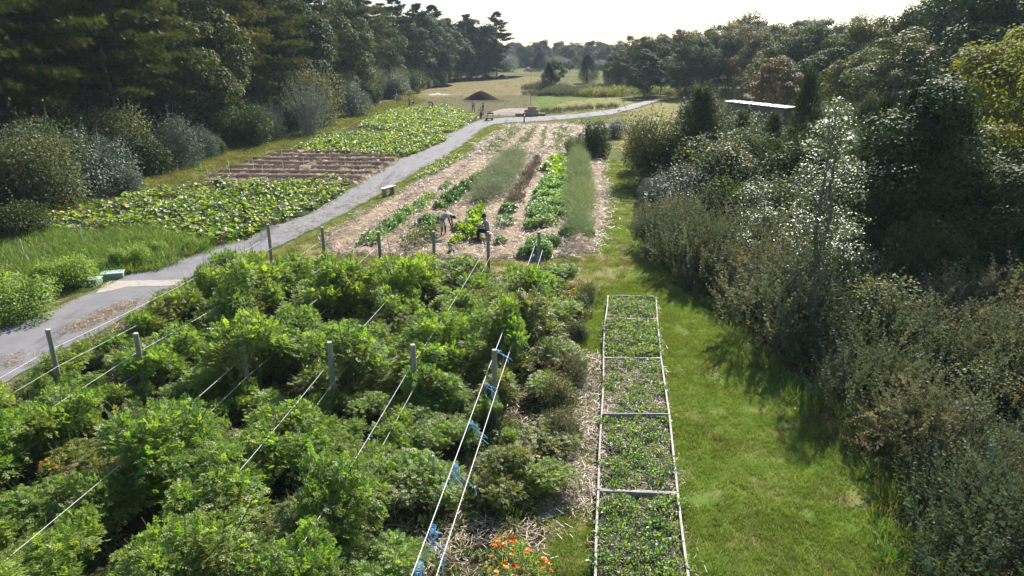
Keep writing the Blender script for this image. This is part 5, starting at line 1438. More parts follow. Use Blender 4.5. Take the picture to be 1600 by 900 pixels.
crop_row('lime', [(718, 382), (735, 362), (750, 338)], .55, .48, .95, .2, 'bright lime green plant between the two gardeners', 'lime green plants between the gardeners', name='lime_plant')
crop_row('lime', [(726, 372), (742, 350), (756, 328)], .6, .42, .85, .15, 'bright lime green plant close to the seated man', 'lime green plants close to the seated man', name='lime_plant')
crop_row('lime', [(702, 386), (714, 384)], .6, .3, .8, .12, 'small lime green plant at the near end of the bright row', 'small lime plants at the row end', name='lime_plant')
crop_row('kale', [(700, 401), (712, 396)], .6, .25, .8, .1, 'small plant in the straw before the lime green row', 'small plants in the straw')
crop_row('sage', [(758, 322), (775, 300), (790, 278), (806, 256), (812, 245)], .62, .95, 1.35, .22, 'grey-green herb bush in the tall grey row', 'grey-green herbs, left line of the row', name='herb_bush')
crop_row('sage', [(745, 322), (762, 300), (782, 276), (797, 254)], .62, .9, 1.3, .22, 'grey-green herb bush on the left side of the tall grey row', 'grey-green herbs, second line of the row', name='herb_bush')
crop_row('kale', [(795, 337), (796, 333)], .8, .5, .9, .05, 'dark leafy plant standing alone right of the herb row', 'single plants right of the herb row')
crop_row('green', [(785, 356), (800, 350)], .9, .42, 1.0, .08, 'low green plant behind the seated man', 'low plants behind the seated man')
crop_row('kale', [(773, 388), (792, 379)], .6, .35, .9, .08, 'green plant in the straw right of the dark crate', 'plants in the straw right of the crate')
crop_row('brown', [(800, 324), (812, 302), (825, 280), (838, 256), (842, 248)], .7, .5, 1.0, .1, 'withered brown plant in the thin dark row', 'withered plants of the dark row', name='withered_plant')
crop_row('basil', [(825, 402), (842, 388), (850, 378)], .5, .5, 1.0, .12, 'pale edged leafy plant in the near block right of centre', 'plants of the near block', name='leafy_plant')
crop_row('basil', [(845, 402), (856, 388), (862, 378)], .5, .55, 1.0, .12, 'pale edged leafy plant, right side of the near block', 'plants on the right side of the near block', name='leafy_plant')
crop_row('basil', [(824, 364), (834, 358)], .8, .5, .9, .05, 'rounded leafy plant at the end of the pale block', 'rounded plants before the pale block', name='leafy_plant')
crop_row('basil', [(850, 360), (850, 354)], .9, .55, 1.1, .05, 'rounded green dome of leaves beside the asparagus', 'dome shaped plants', name='leafy_plant')
crop_row('basil', [(836, 348), (845, 325), (853, 302), (860, 288)], .55, .6, 1.05, .15, 'pale silvery leaved plant in the dense block', 'plants in the dense pale block, left line', name='leafy_plant')
crop_row('basil', [(856, 350), (862, 325), (868, 302), (872, 288)], .55, .6, 1.05, .15, 'pale silvery leaved plant in the middle of the dense block', 'plants in the dense pale block, middle line', name='leafy_plant')
crop_row('basil', [(870, 345), (876, 322), (880, 302)], .6, .6, 1.05, .12, 'pale silvery leaved plant on the asparagus side of the dense block', 'plants in the dense pale block, right line', name='leafy_plant')
crop_row('lime', [(868, 284), (871, 268), (873, 256)], .6, .65, 1.2, .2, 'yellow-green leafy plant at the head of the pale block', 'yellow-green plants at the head of the pale block', name='lime_plant')
crop_row('green', [(876, 292), (880, 282)], .8, .6, 1.0, .1, 'dark green plant between the lime plants and the asparagus', 'dark plants beside the lime ones')
crop_row('aspara', [(903, 386), (902, 360), (901, 330), (901, 300), (901, 270), (901, 246)], .80, 1.4, .95, .16, 'feathery asparagus plant in the tall soft row', 'asparagus plants, left line', name='asparagus_plant')
crop_row('aspara', [(911, 345), (912, 320), (912, 290), (910, 255)], .95, 1.2, .9, .12, 'feathery asparagus plant on the lawn side of the soft row', 'asparagus plants, lawn side', name='asparagus_plant')
crop_row('kale', [(884, 374), (888, 360)], .8, .45, 1.0, .05, 'dark leafy plant at the left foot of the asparagus', 'leafy plants left of the asparagus')
crop_row('basil', [(920, 372), (917, 358)], .8, .45, .9, .05, 'silvery leafy plant at the right foot of the asparagus', 'leafy plants right of the asparagus', name='leafy_plant')
crop_row('aspara', [(872, 249), (880, 246)], 1.5, .5, 1.4, .1, 'short dark feathery plant at the head of the field', 'short feathery plants at the field head', name='asparagus_plant')
# thin row markers
mk = MB(); tube(mk, [(0, 0, -.1), (0, 0, .85)], .011, 5); mk = mk.build('marker_rod', [M['board']])
ml = []
for (px, py) in ((658, 338), (629, 370), (811, 372), (843, 285), (820, 345), (857, 395)):
    p = G(px, py); ml.append(tag(link('row_marker', mk, loc=(p.x, p.y, 0)), None, 'stake', 'thin row markers in the straw field'))
label_by_x(ml, 'thin grey marker rod in the straw field, {n} from the left')
wk = MB(); tube(wk, [(0, 0, -.1), (0, 0, .95)], .016, 5); wk = wk.build('white_rod', [M['rope']])
ml = []
for (px, py) in ((360, 274), (397, 269), (444, 272), (517, 257), (442, 252), (475, 265), (412, 280), (327, 285), (550, 243), (76, 362), (205, 362), (130, 382), (41, 408), (570, 205), (620, 203), (540, 262)):
    p = G(px, py); ml.append(tag(link('white_stake', wk, loc=(p.x, p.y, 0), rot=(R(random.uniform(-3, 3)), R(random.uniform(-3, 3)), 0)), None, 'stake', 'white stakes marking the beds left of the path'))
label_by_x(ml, 'thin white stake in the beds left of the path, {n} from the left')
# three leafy bushes at the near left
for (px, py, h, w, k, lab) in ((38, 492, 1.1, 1.35, 0, 'large leafy bush at the left edge by the path'), (-25, 480, 1.3, 1.2, 1, 'leafy bush cut off by the left edge'), (122, 446, 1.1, 1.0, 0, 'leafy bush behind the green utility boxes'), (188, 420, .9, .75, 1, 'dark leafy bush right of the one behind the boxes'), (222, 415, .85, .7, 0, 'small leafy bush nearest the grass edge'), (75, 440, .8, 1.0, 1, 'low leafy bush between the two larger bushes'), (250, 398, .6, .8, 1, 'low tuft of leaves beside the sunlit grass'), (300, 392, .55, .8, 0, 'lowest leafy tuft beside the path bend')):
    bush(SH['bush'], k, 'leafy_bush', px, py, h, 1.1, lab, 'leafy bushes beside the near path', 'bush', w=w)

# ================================================================ PEOPLE
SKIN = {k: surf_mat('skin_' + k, c, tuple(v * .85 for v in c), scale=30, rough=.55, bump=.05) for k, c in {'tan': (.30, .16, .10), 'brown': (.16, .08, .05), 'fair': (.48, .29, .21)}.items()}
def cloth(name, c): return surf_mat(name, c, tuple(v * .78 for v in c), scale=5, rough=.9, bump=.5, bscale=9, bdist=.012, spec=.1)
HAIR = cloth('dark_hair', (.02, .016, .014))
def skin_mesh(name, nodes, edges, mat, parent, root=0, sub=1):
    """nodes: {key: (pos, radius)}; a skinned, smoothed continuous surface"""
    me = bpy.data.meshes.new(name); bm = bmesh.new(); sk = bm.verts.layers.skin.verify(); vs = {}
    for i, (k, (p, rad)) in enumerate(nodes.items()):
        v = bm.verts.new(p); vs[k] = v
        v[sk].radius = rad if hasattr(rad, '__len__') else (rad, rad); v[sk].use_root = (i == root)
    for a, b in edges: bm.edges.new((vs[a], vs[b]))
    bm.to_mesh(me); bm.free(); me.materials.append(mat)
    o = link(name, me, parent=parent)
    m = o.modifiers.new('skin', 'SKIN'); m.use_smooth_shade = True
    if sub: s = o.modifiers.new('smooth', 'SUBSURF'); s.levels = sub; s.render_levels = sub
    return o
def lerp(a, b, f): return tuple(a[i] + (b[i] - a[i]) * f for i in range(3))
def vadd(a, b): return tuple(a[i] + b[i] for i in range(3))
def person(label, loc, rz, J, skin, shirt, trousers, shoes, hair=HAIR, sleeve=.5, leg_to='ankle', hat=None, group=None, near=False, skirt=None, s=1.0):
    t = tag(empty('person', loc, rz, s), label, 'person', group)
    hd, nk = J['head'], J['neck']
    up = Vector(hd) - Vector(nk); up.normalize()
    face = Vector(J['face']).normalized()
    N = {'pelvis': (J['pelvis'], (.125, .10)), 'waist': (lerp(J['pelvis'], J['chest'], .5), (.125, .095)), 'chest': (J['chest'], (.15, .105)), 'collar': (lerp(J['chest'], nk, .6), (.11, .085)), 'neck': (nk, .052),
         'jaw': (tuple(Vector(nk) + up * .075 + face * .028), (.062, .068)), 'head': (tuple(Vector(hd) + face * .012), (.078, .088)), 'crown': (tuple(Vector(hd) + up * .085 - face * .012), (.066, .072)),
         'nose': (tuple(Vector(hd) + face * .105 - up * .015), .012)}
    E = [('pelvis', 'waist'), ('waist', 'chest'), ('chest', 'collar'), ('collar', 'neck'), ('neck', 'jaw'), ('jaw', 'head'), ('head', 'crown'), ('head', 'nose')]
    for sd in 'LR':
        sh, el, wr, hp, kn, an = (J[k + sd] for k in ('shoulder', 'elbow', 'wrist', 'hip', 'knee', 'ankle'))
        N.update({'sh' + sd: (sh, .058), 'el' + sd: (el, .042), 'wr' + sd: (wr, .027), 'hp' + sd: (hp, .088), 'kn' + sd: (kn, .056), 'an' + sd: (an, .038)})
        toe = tuple(Vector(an) + Vector((math.cos(J.get('foot', 0)) * .16, math.sin(J.get('foot', 0)) * .16, -.055)))
        N['heel' + sd] = ((an[0] - .02, an[1], max(an[2] - .06, .035)), .038); N['toe' + sd] = (toe, .03)
        E += [('collar', 'sh' + sd), ('sh' + sd, 'el' + sd), ('el' + sd, 'wr' + sd), ('pelvis', 'hp' + sd), ('hp' + sd, 'kn' + sd), ('kn' + sd, 'an' + sd), ('an' + sd, 'heel' + sd), ('heel' + sd, 'toe' + sd)]
        fd = (Vector(wr) - Vector(el)).normalized(); side = fd.cross(Vector((0, 0, 1)) if abs(fd.z) < .8 else Vector((1, 0, 0))).normalized(); pn = fd.cross(side)
        N['palm' + sd] = (tuple(Vector(wr) + fd * .055), (.035, .018)); E.append(('wr' + sd, 'palm' + sd))
        for i in range(4):
            b = Vector(wr) + fd * .095 + side * (i - 1.5) * .021; ln = (.062, .075, .07, .055)[i]
            m = b + fd * ln * .55 + pn * .012; e = m + fd * ln * .3 + pn * .032
            N[f'f{i}a{sd}'] = (tuple(b), .0098); N[f'f{i}b{sd}'] = (tuple(m), .0088); N[f'f{i}c{sd}'] = (tuple(e), .0075)
            E += [('palm' + sd, f'f{i}a{sd}'), (f'f{i}a{sd}', f'f{i}b{sd}'), (f'f{i}b{sd}', f'f{i}c{sd}')]
        b = Vector(wr) + fd * .035 + side * .038; e = b + (fd * .6 + side * .5 + pn * .4).normalized() * .05
        N['th' + sd] = (tuple(b), .012); N['tip' + sd] = (tuple(e), .0095); E += [('palm' + sd, 'th' + sd), ('th' + sd, 'tip' + sd)]
    skin_mesh('body', N, E, skin, t)
    # shirt
    g = .022
    S = {'hem': (lerp(J['pelvis'], J['chest'], -.02), (.15 + g, .12 + g)), 'waist': (lerp(J['pelvis'], J['chest'], .5), (.135 + g, .105 + g)), 'chest': (J['chest'], (.15 + g, .11 + g)), 'collar': (lerp(J['chest'], nk, .62), (.10 + g, .08 + g)), 'neckline': (lerp(J['chest'], nk, .86), .075)}
    SE = [('hem', 'waist'), ('waist', 'chest'), ('chest', 'collar'), ('collar', 'neckline')]
    for sd in 'LR':
        sh, el, wr = J['shoulder' + sd], J['elbow' + sd], J['wrist' + sd]
        S['sh' + sd] = (sh, .062 + g); S['sl' + sd] = (lerp(sh, el, min(sleeve * 1.0, 1)), .052 + g); SE += [('collar', 'sh' + sd), ('sh' + sd, 'sl' + sd)]
        if sleeve > 1: S['cf' + sd] = (lerp(el, wr, .9), .034 + g * .5); SE.append(('sl' + sd, 'cf' + sd))
    skin_mesh('shirt', S, SE, shirt, t)
    T = {'belt': (lerp(J['pelvis'], J['chest'], .12), (.14, .112)), 'seat': (J['pelvis'], (.142, .12))}; TE = [('belt', 'seat')]
    for sd in 'LR':
        hp, kn, an = J['hip' + sd], J['knee' + sd], J['ankle' + sd]
        T['hp' + sd] = (hp, .10); T['th' + sd] = (lerp(hp, kn, .5), .092); T['kn' + sd] = (lerp(hp, kn, .97), .078); TE += [('seat', 'hp' + sd), ('hp' + sd, 'th' + sd), ('th' + sd, 'kn' + sd)]
        if leg_to == 'ankle': T['an' + sd] = (lerp(kn, an, .92), .062); TE.append(('kn' + sd, 'an' + sd))
    skin_mesh('trousers', T, TE, trousers, t)
    for sd in 'LR':
        an = J['ankle' + sd]; f = J.get('foot', 0)
        hl = (an[0] - .03, an[1], max(an[2] - .055, .04)); toe = (an[0] + math.cos(f) * .17, an[1] + math.sin(f) * .17, max(an[2] - .06, .035))
        skin_mesh('shoe', {'a': (vadd(an, (0, 0, -.01)), .05), 'h': (hl, .05), 'm': (lerp(hl, toe, .6), (.05, .045)), 't': (toe, (.044, .034))}, [('a', 'h'), ('h', 'm'), ('m', 't')], shoes, t)
    c = Vector(hd) + up * .03 - face * .018
    skin_mesh('hair', {'a': (tuple(c - up * .07 - face * .035), .055), 'b': (tuple(c - face * .02), (.083, .088)), 'c': (tuple(c + up * .06 - face * .0), (.076, .084))}, [('a', 'b'), ('b', 'c')], hair, t)
    if hat:
        mb = MB(); z = up; x = face; yv = z.cross(x)
        def ring(r, h, fx=0): return [tuple(Vector(hd) + z * h + x * (math.cos(a) * r + fx) + yv * math.sin(a) * r) for a in np.arange(14) * 2 * math.pi / 14]
        V = ring(.102, .035) + ring(.104, .085) + ring(.082, .135) + ring(.02, .155); Fq = [(i * 14 + k, i * 14 + (k + 1) % 14, (i + 1) * 14 + (k + 1) % 14, (i + 1) * 14 + k) for i in range(3) for k in range(14)]
        mb.add(V, Fq)
        bv = []
        for th in (.03, .042):
            for k in range(9):
                a = -1.25 + 2.5 * k / 8
                bv.append(tuple(Vector(hd) + z * th + x * math.cos(a) * .098 + yv * math.sin(a) * .098))
            for k in range(9):
                a = -1.0 + 2.0 * k / 8
                bv.append(tuple(Vector(hd) + z * (th - .012) + x * (math.cos(a) * .10 + .085) + yv * math.sin(a) * .085))
        mb.add(bv, [(k, k + 1, k + 10, k + 9) for k in range(8)] + [(18 + k, 27 + k, 28 + k, 19 + k) for k in range(8)] + [(9 + k, 10 + k, 28 + k, 27 + k) for k in range(8)])
        link('cap', mb.build('cap', [hat], True), parent=t)
    if near:
        yv = up.cross(face)
        for sg in (-1, 1):
            mb = MB(); q = Vector(hd) + face * .083 + yv * sg * .032 + up * .012
            box(mb, tuple(q), (.014, .02, .012), bevel=.003); link('eye', mb.build('eye', [HAIR]), parent=t)
            mb = MB(); q = Vector(hd) + yv * sg * .086 - up * .01 - face * .01
            box(mb, tuple(q), (.035, .018, .05), bevel=.006); link('ear', mb.build('ear', [skin]), parent=t)
    return t
def standing(armL=None, armR=None, stride=.08, lean=0.0, feet=.11):
    J = dict(pelvis=(0, 0, .93), chest=(lean * .5, 0, 1.26), neck=(lean * .9, 0, 1.47), head=(lean * 1.0 + .02, 0, 1.61), face=(1, 0, -.15),
             shoulderL=(lean * .8, .185, 1.40), shoulderR=(lean * .8, -.185, 1.40), hipL=(0, .095, .88), hipR=(0, -.095, .88),
             kneeL=(stride, feet, .48), kneeR=(-stride * .3, -feet, .48), ankleL=(stride * 1.1, feet + .01, .09), ankleR=(-stride * 1.6, -feet - .01, .09))
    J['elbowL'], J['wristL'] = armL or ((lean + .0, .24, 1.12), (lean + .1, .25, .88))
    J['elbowR'], J['wristR'] = armR or ((lean + .0, -.24, 1.12), (lean + .1, -.25, .88))
    return J
def bent(drop=.5):
    return dict(pelvis=(-.16, 0, .88), chest=(.14, 0, 1.10), neck=(.36, 0, 1.08), head=(.50, 0, .99), face=(.55, 0, -.83),
                shoulderL=(.27, .18, 1.06), shoulderR=(.27, -.18, 1.06), elbowL=(.30, .20, .78), elbowR=(.34, -.17, .79), wristL=(.36, .12, drop), wristR=(.42, -.08, drop + .02),
                hipL=(-.14, .10, .84), hipR=(-.14, -.10, .84), kneeL=(-.02, .13, .47), kneeR=(-.06, -.13, .47), ankleL=(-.03, .14, .09), ankleR=(-.12, -.14, .09))
sitting = dict(pelvis=(0, 0, .44), chest=(.05, 0, .76), neck=(.10, 0, .98), head=(.14, 0, 1.11), face=(1, 0, -.35),
               shoulderL=(.08, .19, .92), shoulderR=(.08, -.19, .92), elbowL=(.22, .24, .70), elbowR=(.20, -.22, .68), wristL=(.44, .16, .74), wristR=(.46, -.10, .76),
               hipL=(.06, .11, .43), hipR=(.06, -.11, .43), kneeL=(.46, .16, .50), kneeR=(.48, -.14, .50), ankleL=(.44, .15, .10), ankleR=(.40, -.16, .10))
grey_tee = cloth('grey_tshirt', (.46, .46, .53)); khaki = cloth('pale_shorts', (.62, .59, .55)); bluegrey = cloth('blue_grey_tshirt', (.34, .42, .53)); navy = cloth('navy_trousers', (.018, .022, .045))
darkshoe = cloth('dark_shoes', (.025, .022, .02)); white = cloth('white_shirt', (.6, .6, .62)); green = cloth('green_shirt', (.10, .34, .12)); pink = cloth('pink_shirt', (.5, .09, .22)); jean = cloth('blue_jeans', (.10, .15, .27))
blue = cloth('light_blue_shirt', (.22, .32, .5)); dkblue = cloth('dark_blue_shirt', (.03, .05, .16)); black = cloth('black_cloth', (.012, .012, .014)); greypants = cloth('grey_trousers', (.28, .28, .29))
p = G(695, 372); person('bent over man in grey T-shirt and pale shorts picking from the lime green row', (p.x, p.y, .05), R(-18), bent(.42), SKIN['brown'], grey_tee, khaki, darkshoe, leg_to='knee', near=True)
p = G(762, 377); person('man in dark cap and blue-grey T-shirt sitting on an orange bucket among the crops', (p.x, p.y, .05), R(192), sitting, SKIN['tan'], bluegrey, navy, darkshoe, hat=navy, near=True)
p2 = G(762, 377)
def lathe(mb, prof, sides=20, mat=0, c=(0, 0, 0)):
    V = [(c[0] + r_ * math.cos(a), c[1] + r_ * math.sin(a), c[2] + z) for r_, z in prof for a in np.arange(sides) * 2 * math.pi / sides]
    mb.add(V, [(i * sides + k, i * sides + (k + 1) % sides, (i + 1) * sides + (k + 1) % sides, (i + 1) * sides + k) for i in range(len(prof) - 1) for k in range(sides)], mat)
orange = flat_mat('orange_plastic', (.75, .18, .02), rough=.35); yellowp = flat_mat('yellow_plastic', (.75, .5, .03), rough=.4)
t = tag(empty('bucket', (p2.x + .03, p2.y, .05)), 'orange bucket used as a seat by the man in the cap', 'bucket')
mb = MB(); lathe(mb, [(0, .01), (.12, .01), (.122, 0), (.14, .28), (.15, .28), (.15, .30), (.143, .31)]); link('shell', mb.build('shell', [orange], True), parent=t)
mb = MB(); lathe(mb, [(.15, .305), (.156, .31), (.156, .335), (.148, .345), (0, .345)]); link('lid', mb.build('lid', [orange], True), parent=t)
mb = MB(); tube(mb, [(.155 * math.cos(a), .155 * math.sin(a), .27 - .14 * math.sin(a)) for a in np.linspace(0, math.pi, 12)], .004, 5); link('handle', mb.build('handle', [M['metal']], True), parent=t)
def crate(name, label, loc, rz, L, W, H, mat, fill=None):
    t = tag(empty(name, loc, rz), label, 'crate')
    mb = MB(); box(mb, (0, 0, .012), (L - .02, W - .02, .02)); link('bottom', mb.build('bottom', [mat]), parent=t)
    for k in range(4):
        z = .03 + k * (H - .03) / 3.6
        for (cx, cy, sx, sy) in ((0, W / 2, L, .012), (0, -W / 2, L, .012), (L / 2, 0, .012, W - .014), (-L / 2, 0, .012, W - .014)):
            mb = MB(); box(mb, (cx, cy, z + .025), (sx, sy, .045), bevel=.003); link('slat', mb.build('slat', [mat]), parent=t)
    for sx in (-1, 1):
        for sy in (-1, 1):
            mb = MB(); box(mb, (sx * (L / 2 - .015), sy * (W / 2 - .015), H / 2 + .005), (.025, .025, H), bevel=.003); link('corner_post', mb.build('corner_post', [mat]), parent=t)
    if fill: mb = MB(); V = []; link('contents', fill, parent=t, loc=(0, 0, H * .55), scale=(.5, .4, .3))
    return t
dkplastic = flat_mat('dark_red_plastic', (.055, .012, .015), rough=.4); dkgrey = flat_mat('black_plastic', (.018, .018, .02), rough=.4)
p = G(745, 383); crate('harvest_crate', 'low dark red plastic crate at the feet of the seated man', (p.x, p.y, .05), R(-8), .60, .42, .24, dkplastic)
p = G(750, 380); mb = None
FAR = 'people working at the far end of the path'
def arm(*q): return q
p = G(751.5, 187); person('person seen from behind in white shirt and black trousers at the path edge', (p.x, p.y, 0), R(80), standing(((.02, .30, 1.16), (.12, .42, .98)), ((.04, -.28, 1.18), (.26, -.30, 1.16))), SKIN['brown'], white, black, darkshoe, sleeve=.6, group=FAR, s=.93)
p = G(755, 179.5); person('person in bright green shirt behind the one in black trousers', (p.x, p.y, 0), R(200), standing(), SKIN['brown'], green, black, darkshoe, leg_to='knee', group=FAR, s=.93)
p = G(739.5, 174.5); person('person in white shirt and blue jeans walking across the stubble', (p.x, p.y, 0), R(-70), standing(stride=.16), SKIN['tan'], white, jean, darkshoe, group=FAR, s=.93)
p = G(640, 170.5); person('person in light blue shirt carrying a dark tub through the squash', (p.x, p.y, 0), R(-20), standing(((.18, .22, 1.16), (.38, .16, 1.02)), ((.18, -.22, 1.16), (.38, -.16, 1.02)), lean=.04), SKIN['tan'], blue, greypants, darkshoe, sleeve=1.2, group=FAR)
q = Vector((math.cos(R(-20)) * .62, math.sin(R(-20)) * .62, 0)) + p
t = tag(empty('tub', (q.x, q.y, .83)), 'dark tub held by the person in light blue in the squash', 'tub')
mb = MB(); lathe(mb, [(0, .01), (.15, 0), (.20, .26), (.215, .27), (.2, .275), (.145, .03), (0, .03)]); link('shell', mb.build('shell', [dkgrey], True), parent=t)
for sg in (-1, 1):
    mb = MB(); tube(mb, [(math.cos(a) * .05 - .0, sg * (.20 + .045 * math.sin(a)), .25) for a in np.linspace(0, math.pi, 7)], .01, 5); link('handle', mb.build('handle', [dkgrey], True), parent=t)
p = G(675, 171); person('bent over person in pink shirt picking squash', (p.x, p.y, 0), R(182), bent(.45), SKIN['brown'], pink, greypants, darkshoe, group=FAR)
p = G(576.5, 170); person('person in dark blue standing against the bushes at the wood edge', (p.x, p.y, 0), R(-10), standing(((.12, .24, 1.16), (.34, .16, 1.14)), ((.12, -.24, 1.14), (.34, -.16, 1.1))), SKIN['tan'], dkblue, navy, darkshoe, sleeve=1.2, group=FAR)

# ================================================================ SMALL STRUCTURES
# bench: two stout legs under a board
p = G(607, 306)
t = tag(empty('bench', (p.x, p.y, 0), R(63)), 'small wooden bench with a pale top beside the path', 'bench')
wood = surf_mat('bench_wood', (.30, .22, .17), (.20, .145, .11), scale=6, vec_scale=(3, 3, 1), bump=.5, bscale=8, bdist=.01)
wood_top = surf_mat('bench_top_wood', (.62, .58, .54), (.48, .44, .40), scale=6, vec_scale=(1, 6, 3), bump=.4, bscale=10, bdist=.008)
for k in (-1, 1):
    mb = MB(); box(mb, (0, k * .085 , .53), (1.25, .155, .05), bevel=.008); link('seat_board', mb.build('seat_board', [wood_top]), parent=t)
for sx in (-1, 1):
    mb = MB(); box(mb, (sx * .40, 0, .25), (.10, .27, .50), bevel=.008); link('leg', mb.build('leg', [wood]), parent=t)
mb = MB(); box(mb, (0, 0, .44), (.68, .05, .12), bevel=.006); link('stretcher', mb.build('stretcher', [wood]), parent=t)
# utility boxes
ug = flat_mat('pale_green_plastic', (.20, .30, .25), rough=.5); ugt = flat_mat('lighter_green_lid', (.36, .45, .40), rough=.5)  # lid on top is simply a lighter green than the body
for (px, py, lab, rz) in ((140, 444, 'pale green valve box lid, the left of the two by the path', R(4)), (177, 434, 'pale green valve box lid, the right one touching the path', R(20))):
    p = G(px, py); t = tag(empty('utility_box', (p.x, p.y, 0), rz), lab, 'utility box', 'green boxes by the path')
    mb = MB(); box(mb, (0, 0, .09), (.78, .50, .22), bevel=.02); link('body', mb.build('body', [ug]), parent=t)
    mb = MB(); box(mb, (0, 0, .222), (.82, .54, .04), bevel=.014); link('lid', mb.build('lid', [ugt]), parent=t)
    mb = MB(); box(mb, (.25, 0, .244), (.12, .05, .008)); box(mb, (-.25, 0, .244), (.12, .05, .008)); link('lid_grip', mb.build('lid_grip', [ug]), parent=t)
# straw bales
bale_mat = surf_mat('straw_bale', (.42, .31, .18), (.28, .20, .11), scale=6, vec_scale=(1, 5, 9), bump=1.0, bscale=10, bdist=.05)
def bale(label, x, y, z, rz, rx=0):
    t = tag(empty('straw_bale', (x, y, z), rz), label, 'straw bale', 'straw bales stacked beside the path')
    r_ = random.Random(label); mb = MB(); n = 9; V, Fq = [], []
    for i in range(n + 1):
        for j in range(12):
            a = j * 2 * math.pi / 12; c_, s_ = math.cos(a), math.sin(a)
            m = max(abs(c_) / .24, abs(s_) / .21); rr_ = (1 / m) * .93 + .004 + r_.gauss(0, .006)
            pinch = .985 if i in (3, 6) else 1
            V.append(((i / n - .5) * 1.15 * (1 if 0 < i < n else .99), c_ * rr_ * pinch * (1.05 if 0 < i < n else .95), .205 + s_ * rr_ * pinch * (1 if 0 < i < n else .95)))
    for i in range(n):
        for j in range(12): Fq.append((i * 12 + j, (i + 1) * 12 + j, (i + 1) * 12 + (j + 1) % 12, i * 12 + (j + 1) % 12))
    mb.add(V, Fq); mb.add(np.array(V[:12]), [tuple(range(12))]); mb.add(np.array(V[-12:]), [tuple(range(11, -1, -1))])
    link('straw', mb.build('straw', [bale_mat]), parent=t)
    for sx in (-.19, .19):
        mb = MB(); L = [(sx, .24 * (1 if k in (0, 1) else -1), .205 + .205 * (1 if k in (1, 2) else -1)) for k in range(4)]; tube(mb, L + [L[0]], .006, 4, cap=False); link('binding', mb.build('binding', [M['rope']]), parent=t)
    return t
b0 = G(812, 181.5); b1 = G(823, 181.3); b2 = G(835, 181.5); b3 = G(845, 181.2)
for q, l in ((b0, 'straw bale at the left end of the pile, lying on the ground'), (b1, 'straw bale second from the left on the ground'), (b2, 'straw bale third from the left on the ground'), (b3, 'straw bale at the right end of the pile, lying on the ground')):
    bale(l, q.x, q.y, 0, R(random.uniform(-12, 12)))
bale('straw bale on top of the pile at the left', (b1.x + b0.x) / 2 + .75, b1.y + .1, .43, R(10)); bale('straw bale on top of the pile at the right', (b2.x + b3.x) / 2 - .4, b2.y + .15, .43, R(-12))
bale('straw bale topping the pile', (b1.x + b2.x) / 2 + .2, b2.y + .15, .86, R(6))
# soil heaps
def heap(label, px, py, w, h, mat, name='compost_heap'):
    p = G(px, py); mb = MB(); n, m = 40, 16; V = []; 
    for j in range(m + 1):
        for i in range(n):
            a = i * 2 * math.pi / n; f = j / m; rr_ = w / 2 * (1 - f) * (1 + .12 * (float(vnoise(math.cos(a) * 2 + 5, math.sin(a) * 2 + 5 + f, 3, .7)) - .5))
            z = h * (1 - (1 - f) ** 1.25 * 1.0) if f < 1 else h
            z = h * (1.18 * f - .18 * f ** 3) + h * .05 * (float(vnoise(math.cos(a) * rr_, math.sin(a) * rr_, 9, .5)) - .5) * (j > 0)
            V.append((math.cos(a) * rr_ * (1.12 if j == 0 else 1), math.sin(a) * rr_ * .8 * (1.12 if j == 0 else 1), z + h * .08 * (float(vnoise(math.cos(a) * rr_, math.sin(a) * rr_, 2, .25)) - .5) if j else -.05))
    mb.add(V, [(j * n + i, j * n + (i + 1) % n, (j + 1) * n + (i + 1) % n, (j + 1) * n + i) for j in range(m) for i in range(n)])
    return tag(link(name, mb.build(name, [mat], True), loc=(p.x, p.y, 0)), label, 'heap')
compost = zone_mat('dark_compost', [(.014, .011, .011), ((.024, .019, .018), 2.5, .45, .7), ((.008, .007, .007), 6, .5, .75)], bscale=6, bdist=.15, bump=1, spec=.05)
heap('big cone of dark compost in the dry field', 751.5, 155.6, 6.2, 1.5, compost)
heap('small dark compost heap in front of the far wood, the left of two', 760, 123.5, 5.0, 1.3, compost)
heap('small dark compost heap in front of the far wood, the right of two', 785, 123, 4.2, 1.2, compost)
heap('low brown hay mound in the distance beyond the meadow', 825, 111, 5, 1.6, bale_mat, 'hay_mound')
# loose soil heap along the path
heap('low spread heap of grey-brown soil left of the straw bales', 795, 178, 6.5, .35, M['straw_grey'], 'soil_heap')
# poles
def pole(label, px, py, h, r0, mat='post', name='wooden_post', cross=False):
    p = G(px, py); t = tag(empty(name, (p.x, p.y, 0)), label, 'post'); mb = MB()
    tube(mb, [(0, 0, -.3), (.0, .01, h * .5), (.01, 0, h)], [r0, r0 * .9, r0 * .8], 8); link('shaft', mb.build('shaft', [M[mat]], True), parent=t)
    mb = MB(); tube(mb, [(0, 0, h - .08), (0, 0, h + .02)], r0 * 1.15, 8); link('cap', mb.build('cap', [M['post_top']]), parent=t)
    return t
pole('tall thin pole beside the straw bales', 829, 166, 5.0, .03)
pole('wooden post standing alone at the wood edge', 620, 164, 2.4, .09)
pole('short thin post at the edge of the squash', 599, 169, 1.5, .04)
# bollard
p = G(819, 190.5); t = tag(empty('bollard', (p.x, p.y, 0)), 'short dark bollard with a pale cap on the near edge of the path', 'bollard')
mb = MB(); lathe(mb, [(.13, 0), (.13, .04), (.085, .06), (.08, .62), (.0, .62)], 12); link('shaft', mb.build('shaft', [dkgrey], True), parent=t)
mb = MB(); lathe(mb, [(.08, .621), (.105, .64), (.105, .72), (.06, .78), (0, .79)], 12); link('cap', mb.build('cap', [M['metal']], True), parent=t)
